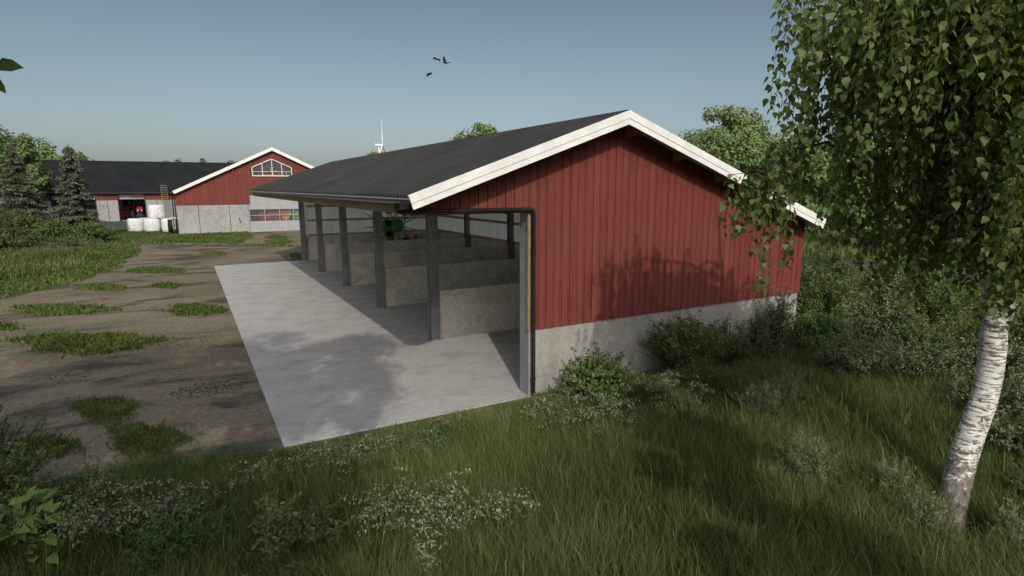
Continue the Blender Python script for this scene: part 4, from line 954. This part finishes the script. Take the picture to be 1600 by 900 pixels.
for a, z0, L_ in ((3.1, 5.7, 4.5), (3.3, 5.9, 4.9), (3.42, 6.0, 4.6), (3.25, 6.3, 4.3), (3.55, 6.1, 4.3), (3.7, 6.4, 3.9), (3.9, 6.7, 3.6), (4.1, 6.6, 3.1), (4.4, 6.5, 2.6)):
    bough_at(a, z0, L_, rise=1.0, per=10, lmin=.7, lmax=1.7, t0=.5, jit=.28, tint=rs.uniform(.42, .58))
for a, z0, L_ in ((3.2, 4.2, 2.6), (3.35, 4.5, 3.3), (3.5, 4.1, 3.2), (3.65, 4.4, 3.7), (3.8, 4.2, 3.0), (3.3, 3.9, 2.2), (3.95, 4.5, 3.2), (4.15, 4.2, 2.6), (3.15, 4.6, 3.2), (3.55, 4.7, 3.9)):
    bough_at(a, z0, L_, rise=.3, per=9, lmin=.8, lmax=1.5, t0=.3, jit=.3, tint=rs.uniform(.36, .52))
# thin outer boughs trailing beyond the crown, upper left
bough([(2.0, -6.5, 6.4), (1.0, -6.6, 6.6), (.1, -6.7, 6.5), (-.6, -6.8, 6.3)], .02, 22, .5, .95, .4, .18)
bough([(2.0, -6.3, 5.9), (1.2, -6.2, 6.1), (.4, -6.15, 5.95), (-.2, -6.1, 5.7)], .02, 20, .5, 1.0, .4, .2)
lv.build('leaves', T_BIRCH, M['birchleaf'], birch); br.build('branches', M['twig'], birch)

# ------------------------------------------------------------------ TREES BEHIND THE VIEWPOINT (they cast the shade in the yard)
SH = 'roadside trees around the viewpoint'
clumpy_tree('broadleaf_tree', (-9.5, -10.4, 0), 13, 10.4, 2.9, 2.4, 62, 210, .17, 'broadleaf tree left of the viewpoint', M['treeleaf'], SH, 201, .25, cl=.25, ltm=T_LEAF)
clumpy_tree('broadleaf_tree', (-14.4, -8.6, 0), 13, 9.6, 3.6, 3.0, 70, 230, .18, 'larger broadleaf tree shading the dirt yard', M['treeleaf'], SH, 202, .28, cl=.32)
clumpy_tree('broadleaf_tree', (-2.3, -12.8, 0), 8, 6.0, .95, 2.2, 34, 220, .16, 'slim broadleaf tree right of the viewpoint', M['treeleaf'], SH, 203, .14, cl=.42, ltm=T_LEAF)
clumpy_tree('broadleaf_tree', (-10.6, -14.6, 0), 10, 8.2, 2.4, 2.2, 50, 200, .18, 'broadleaf tree left behind the viewpoint', M['treeleaf'], SH, 205, .22, cl=.34)
# twig of the left tree reaching into view
ft = empty('leafy_branch', (-6.885, -6.225, 5.095), 'end of a leafy branch reaching in at the upper left edge', 'branch')
bb = MB(); bb.tube([(-1.8, -1.9, .5), (-.9, -1.0, .2), (-.3, -.35, .08), (.0, 0, .05)], [.03, .02, .01, .004], 6); bb.build('twig', M['twig'], ft)
l2 = Leaves()
rr_ = np.array([.873, -.488, 0.]); up_ = np.array([0, 0, 1.]); fw_ = np.array([.48, .86, -.17])
pp = [((-.02, 0, .04), rr_ * 1 + up_ * -.12, .13), ((-.06, 0, .13), rr_ * .9 + up_ * .35, .085), ((-.04, .0, -.03), rr_ * .5 - up_ * .8, .09), ((-.10, 0, .07), rr_ * .5 + up_ * .1, .12), ((-.2, 0, .0), -rr_ * .2 - up_, .1), ((-.25, 0, .1), rr_ * .1 + up_, .1)]
for p, d, s in pp: l2.add(np.array([p]), np.array([d]), np.array([-fw_ + rr_ * .1]), s, s * .62, .2)
l2.build('leaves', T_LEAF, M['birchleaf'], ft)

# ------------------------------------------------------------------ GRASS (uncountable)
CAM = np.array([-6.12, -10.257])
FW = np.array([.488, .873])
def sample_wedge(n, r0, r1, half=.95):
    r = np.sqrt(RNG.uniform(r0 * r0, r1 * r1, n)); a = RNG.uniform(-half, half, n); base = math.atan2(FW[1], FW[0])
    return CAM + np.stack([r * np.cos(base + a), r * np.sin(base + a)], 1), r
def yard_edge(x):
    return np.interp(x, [-30, -13, -9, -8.2, -7.7, -6.9, -6.1, -5.6, -4.97, -4.2, -2, .05], [-2, 1.1, .75, .45, .42, .5, .2, .05, -.12, -.2, -.22, -.18])
def vnoise(p, s, seed):
    r = np.random.default_rng(seed); v = np.zeros(len(p))
    for k in range(6):
        a = r.uniform(0, 6.28); f = s * (1.0 + .6 * k); v += np.sin(p[:, 0] * f * math.cos(a) + p[:, 1] * f * math.sin(a) + r.uniform(0, 6.28)) / (1 + .5 * k)
    return v / 2.2
def in_meadow(p):
    x, y = p[:, 0], p[:, 1]
    ed = yard_edge(x) + .10 * vnoise(p, 4, 5)
    front = (x <= .1) & (y < ed) & (x > -20)
    wall = (x > .1) & (x <= 9.05) & (y < -.04)
    right = (x > 9.05) & ~((x > 20.5) & (x < 60) & (y < 60) & (np.abs((x - 24.5) * .9 + (y - 11) * .43) < 3))
    return front | wall | right
gl = Leaves()
for n, r0, r1, wd, hs in ((270000, 3.5, 10, .0092, 1), (245000, 10, 16, .012, 1), (60000, 16, 26, .024, 1), (40000, 26, 60, .06, 1.0)):
    p, r = sample_wedge(n, r0, r1); k = in_meadow(p) & (np.hypot((p[:, 0] - 2.1) * .8, p[:, 1] + 7.25) > .33); p = p[k]; r = r[k]; n = len(p)
    ed = np.where(p[:, 0] < .1, yard_edge(p[:, 0]) - p[:, 1], np.where(p[:, 0] < 9.05, -p[:, 1], 3.0))
    hm = np.clip(.22 + ed * .45, .22, 1)
    patch = vnoise(p, 1.1, 9); h = hm * (.50 + .12 * patch) * RNG.uniform(.55, 1.25, n)
    keep = h > .03; p = p[keep]; h = h[keep]; patch = patch[keep]; n = len(p)
    a = RNG.uniform(0, 2 * PI, n); lean = RNG.uniform(.03, .38, n)
    d = np.stack([np.cos(a) * lean, np.sin(a) * lean, np.ones(n)], 1); nrm = -np.stack([np.cos(a), np.sin(a), -lean], 1)
    P = np.concatenate([p, np.zeros((n, 1))], 1)
    t = .42 + .16 * patch + RNG.uniform(-.28, .28, n) + .14 * vnoise(p, .6, 22)
    tall = RNG.random(n) < .014; h = np.where(tall & (hm[keep] > .9), h * 1.25, h); t[tall] = .95; t -= .22 * (vnoise(p, 2.3, 71) > .75)
    gl.add(P, d, -nrm, h, wd * RNG.uniform(.7, 1.3, n), t)
tag(gl.build('meadow_grass', T_BLADE, M['grass']), 'long green meadow grass in front of the shed', 'grass', kind='stuff')

# short grass: left lawn, verge before the hall, tufts on the dirt
def in_poly(p, poly):
    x, y = p[:, 0], p[:, 1]; c = np.zeros(len(p), bool); n = len(poly)
    for i in range(n):
        x1, y1 = poly[i]; x2, y2 = poly[(i + 1) % n]
        if y1 == y2: continue
        c ^= ((y1 > y) != (y2 > y)) & (x < (x2 - x1) * (y - y1) / (y2 - y1) + x1)
    return c
sg2 = Leaves()
lawns = [([(-16, 16.5), (-13.6, 19.5), (-13.1, 20.5), (-12.1, 22.0), (-10.8, 24.2), (-9.9, 28.9), (-9.2, 35.5), (-9.2, 40.2), (-10.2, 44), (-12.6, 46.1), (-19.4, 50.1), (-30, 60), (-34, 30), (-24, 14)], 60000, .2),
         ([(-14.5, 49.9), (-8, 45.4), (-2.3, 41.7), (-1.6, 46), (-.9, 51.4), (-.6, 53.9), (-7, 54.2), (-10.6, 62), (-14.6, 65)], 30000, .2),
         ([(-12.8, 47.0), (-6.0, 41.0), (1.3, 35.6), (2.0, 36.3), (-5.8, 42.1), (-12.6, 48.2)], 6000, .2)]
for poly, n, sz in lawns:
    q = np.array(poly); p = RNG.uniform(q.min(0), q.max(0), (n, 2)); j = np.stack([vnoise(p, 1.6, 31), vnoise(p, 1.6, 32)], 1) * .5
    p = p[in_poly(p + j, poly)]; n = len(p)
    a = RNG.uniform(0, 6.28, n); ln = RNG.uniform(.3, 1.3, n); d = np.stack([np.cos(a) * ln, np.sin(a) * ln, np.ones(n)], 1)
    s = sz * RNG.uniform(.5, 1.3, n); t = .45 + .15 * vnoise(p, .9, 33) + RNG.uniform(-.3, .3, n)
    sg2.add(np.concatenate([p, np.zeros((n, 1))], 1), d, np.stack([-np.sin(a), np.cos(a), np.full(n, .3)], 1) + rdir(n) * .5, s, s * .42, t)
pat = [(-9.0, 10.2, 1.77, -1.01, -.15, 1.31), (-10.5, 16.4, 1.63, -.94, -.17, 1.14), (-6.1, 13.8, .89, -.51, .02, 1.16), (-7.9, 26.8, 1.35, -.79, -.05, 1.46), (-9.8, 21.6, 1.02, -.59, -.11, 1.04), (-7.2, 20.6, .57, -.33, -.02, .82),
       (-7.9, 3.6, .55, -.31, -.10, .95), (-7.1, 1.5, .60, -.34, -.05, .85), (-8.6, 2.0, .50, -.28, -.09, .6), (-11.7, 14.0, .4, -.25, -.14, .69), (-4.7, 34.2, .76, -.45, .05, 1.30), (.9, 46.2, .86, -.52, .28, 2.19), (.5, 41.3, .93, -.56, .33, 2.45), (0.1, 29.9, .52, -.31, .3, 1.8)]
for i, (cx, cy, ax, ay, bx, by) in enumerate(pat):
    far = math.hypot(cx + 6.1, cy + 10.3); area = PI * math.hypot(ax, ay) * math.hypot(bx, by)
    dens = np.clip(26000 / far ** 1.35, 110, 1500); n = int(area * dens)
    a = RNG.uniform(0, 6.28, n); r = np.sqrt(RNG.uniform(0, 1, n)); wob = 1 + .16 * np.sin(3 * a + i) + .10 * np.sin(7 * a + 2 * i)
    p = np.stack([cx + r * wob * (np.cos(a) * ax + np.sin(a) * bx), cy + r * wob * (np.cos(a) * ay + np.sin(a) * by)], 1)
    p += RNG.normal(size=(n, 2)) * (.03 + .22 * (RNG.random(n) < .12))[:, None]
    al = RNG.uniform(0, 6.28, n); ln = RNG.uniform(.1, 1.0, n); d = np.stack([np.cos(al) * ln, np.sin(al) * ln, np.ones(n)], 1)
    hh = .13 if far < 17 else .15
    s = hh * RNG.uniform(.6, 1.4, n) * (1.15 - .4 * r); w = s * (.16 if far < 17 else .42)
    sg2.add(np.concatenate([p, np.zeros((n, 1))], 1), d, np.stack([-np.sin(al), np.cos(al), np.full(n, .3)], 1) + rdir(n) * .4, s, w, .42 + RNG.uniform(-.32, .3, n) + .1 * math.sin(i * 2.1))
tag(sg2.build('short_grass', T_DIAMOND, M['lawn']), 'short green grass and clover patches on the dirt yard and verges', 'grass', kind='stuff')
# sparse leafy ground weeds on the dirt
wl = Leaves()
for (cx, cy, rx, ry, n) in [(-5.9, 4.1, .9, .6, 500), (-6.7, 9.2, 1.3, .9, 500), (-7.5, 15.0, 1.0, 1.0, 300), (-8.6, 19.5, 1.4, .9, 260), (-7.5, 24.5, 1.8, .9, 260), (-8.9, 6.8, .8, .5, 220), (-6.0, 29, 1.4, 1.2, 200), (-10.2, 12.5, .9, .5, 200)]:
    a = RNG.uniform(0, 6.28, n); r = RNG.uniform(0, 1, n) ** .7; p = np.stack([cx + rx * r * np.cos(a), cy + ry * r * np.sin(a), np.full(n, .012)], 1)
    s = RNG.uniform(.03, .07, n); wl.add(p, rdir(n, 0, .3), np.array([0, 0, 1.]) + rdir(n) * .3, s, s * .5, RNG.uniform(.1, .6, n))
tag(wl.build('ground_weeds', T_DIAMOND, M['darkleaf']), 'thin scatter of dark creeping weeds on the dirt yard', 'weeds', kind='stuff')
# yellowish tall grass on the left bank, dry stalks in the meadow
tg = Leaves(); poly = [(-16.5, 24), (-13.6, 26), (-12.0, 31), (-11.6, 37), (-12.4, 44), (-15, 46), (-22, 44), (-26, 30), (-20, 22)]
q = np.array(poly); p = RNG.uniform(q.min(0), q.max(0), (26000, 2)); p = p[in_poly(p + np.stack([vnoise(p, 1, 51), vnoise(p, 1, 52)], 1), poly)]; n = len(p)
a = RNG.uniform(0, 6.28, n); ln = RNG.uniform(.05, .5, n); d = np.stack([np.cos(a) * ln, np.sin(a) * ln, np.ones(n)], 1); h = RNG.uniform(.22, .5, n)
tg.add(np.concatenate([p, np.zeros((n, 1))], 1), d, np.stack([np.cos(a), np.sin(a), -ln], 1), h, .055, .45 + .25 * vnoise(p, .5, 53) + RNG.uniform(-.25, .25, n))
tag(tg.build('tall_bank_grass', T_BLADE, M['tallgrass']), 'yellowish tall grass on the bank before the spruces', 'grass', kind='stuff')
dg = Leaves(); p, r = sample_wedge(700, 5, 16); p = p[in_meadow(p)]; p = p[(vnoise(p, 1.7, 61) > .25) & (p[:, 1] < -.8)]; n = len(p)
a = RNG.uniform(0, 6.28, n); ln = RNG.uniform(.05, .35, n); d = np.stack([np.cos(a) * ln, np.sin(a) * ln, np.ones(n)], 1)
dg.add(np.concatenate([p, np.zeros((n, 1))], 1), d, np.stack([np.cos(a), np.sin(a), -ln], 1), RNG.uniform(.5, .75, n), .014, RNG.uniform(.1, .8, n))
tag(dg.build('dry_stalks', T_BLADE, M['dry']), 'scattered dry beige grass stalks in the meadow', 'grass', kind='stuff')

# ------------------------------------------------------------------ LIGHT, SKY, CAMERA
sc = bpy.context.scene
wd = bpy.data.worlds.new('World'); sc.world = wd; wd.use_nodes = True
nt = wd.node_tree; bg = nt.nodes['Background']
sky = nt.nodes.new('ShaderNodeTexSky'); sky.sky_type = 'NISHITA'; sky.sun_disc = False
sdir = np.array([-1.87, -5.5, 4.0]); el = math.atan2(4.0, math.hypot(1.87, 5.5))
sky.sun_elevation = el; sky.sun_rotation = math.atan2(-1.87, -5.5); sky.altitude = 0; sky.air_density = 1.0; sky.dust_density = 2.5; sky.ozone_density = 1.5
hs = nt.nodes.new('ShaderNodeHueSaturation'); hs.inputs['Saturation'].default_value = .62; hs.inputs['Hue'].default_value = .5
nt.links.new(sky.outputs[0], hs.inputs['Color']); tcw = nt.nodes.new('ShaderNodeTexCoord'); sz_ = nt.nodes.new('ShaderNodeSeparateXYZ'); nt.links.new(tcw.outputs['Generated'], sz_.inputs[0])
grad = ramp(nt, sz_.outputs[2], [(.0, (.47, .485, .52)), (.05, (.36, .385, .40)), (.13, (.285, .317, .322)), (.30, (.205, .24, .245)), (.45, (.66, .65, .62)), (.75, (1.0, .97, .92))])  # sky multiplier by height: dim in view, raised above the frame as added fill
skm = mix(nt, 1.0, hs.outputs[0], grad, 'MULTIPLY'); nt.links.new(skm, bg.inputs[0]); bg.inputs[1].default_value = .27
sun = bpy.data.lights.new('sun', 'SUN'); sun.energy = 2.45; sun.angle = math.radians(.6); sun.color = (1, .955, .89)
so = bpy.data.objects.new('sun', sun); C.objects.link(so); so.location = (-10, -30, 30)
import mathutils
so.rotation_euler = mathutils.Vector((-sdir[0], -sdir[1], -sdir[2])).to_track_quat('-Z', 'Y').to_euler()
cam = bpy.data.cameras.new('camera'); co = bpy.data.objects.new('camera', cam); C.objects.link(co)
cam.sensor_width = 36; cam.lens = 903.8 / 1600 * 36; cam.clip_start = .1; cam.clip_end = 5000
yaw, pit, rol = .5093, -.1737, -.0029
f = mathutils.Vector((math.sin(yaw) * math.cos(pit), math.cos(yaw) * math.cos(pit), math.sin(pit))); r = mathutils.Vector((math.cos(yaw), -math.sin(yaw), 0)); u = r.cross(f)
r2 = r * math.cos(rol) + u * math.sin(rol); u2 = -r * math.sin(rol) + u * math.cos(rol)
co.matrix_world = mathutils.Matrix(((r2.x, u2.x, -f.x, -6.1198), (r2.y, u2.y, -f.y, -10.2573), (r2.z, u2.z, -f.z, 4.5059), (0, 0, 0, 1)))
sc.camera = co
sc.render.engine = 'CYCLES'
sc.cycles.max_bounces = 12; sc.cycles.diffuse_bounces = 7; sc.cycles.transmission_bounces = 6; sc.cycles.transparent_max_bounces = 12
sc.view_settings.view_transform = 'Standard'; sc.view_settings.look = 'None'; sc.view_settings.exposure = 0; sc.view_settings.gamma = 1
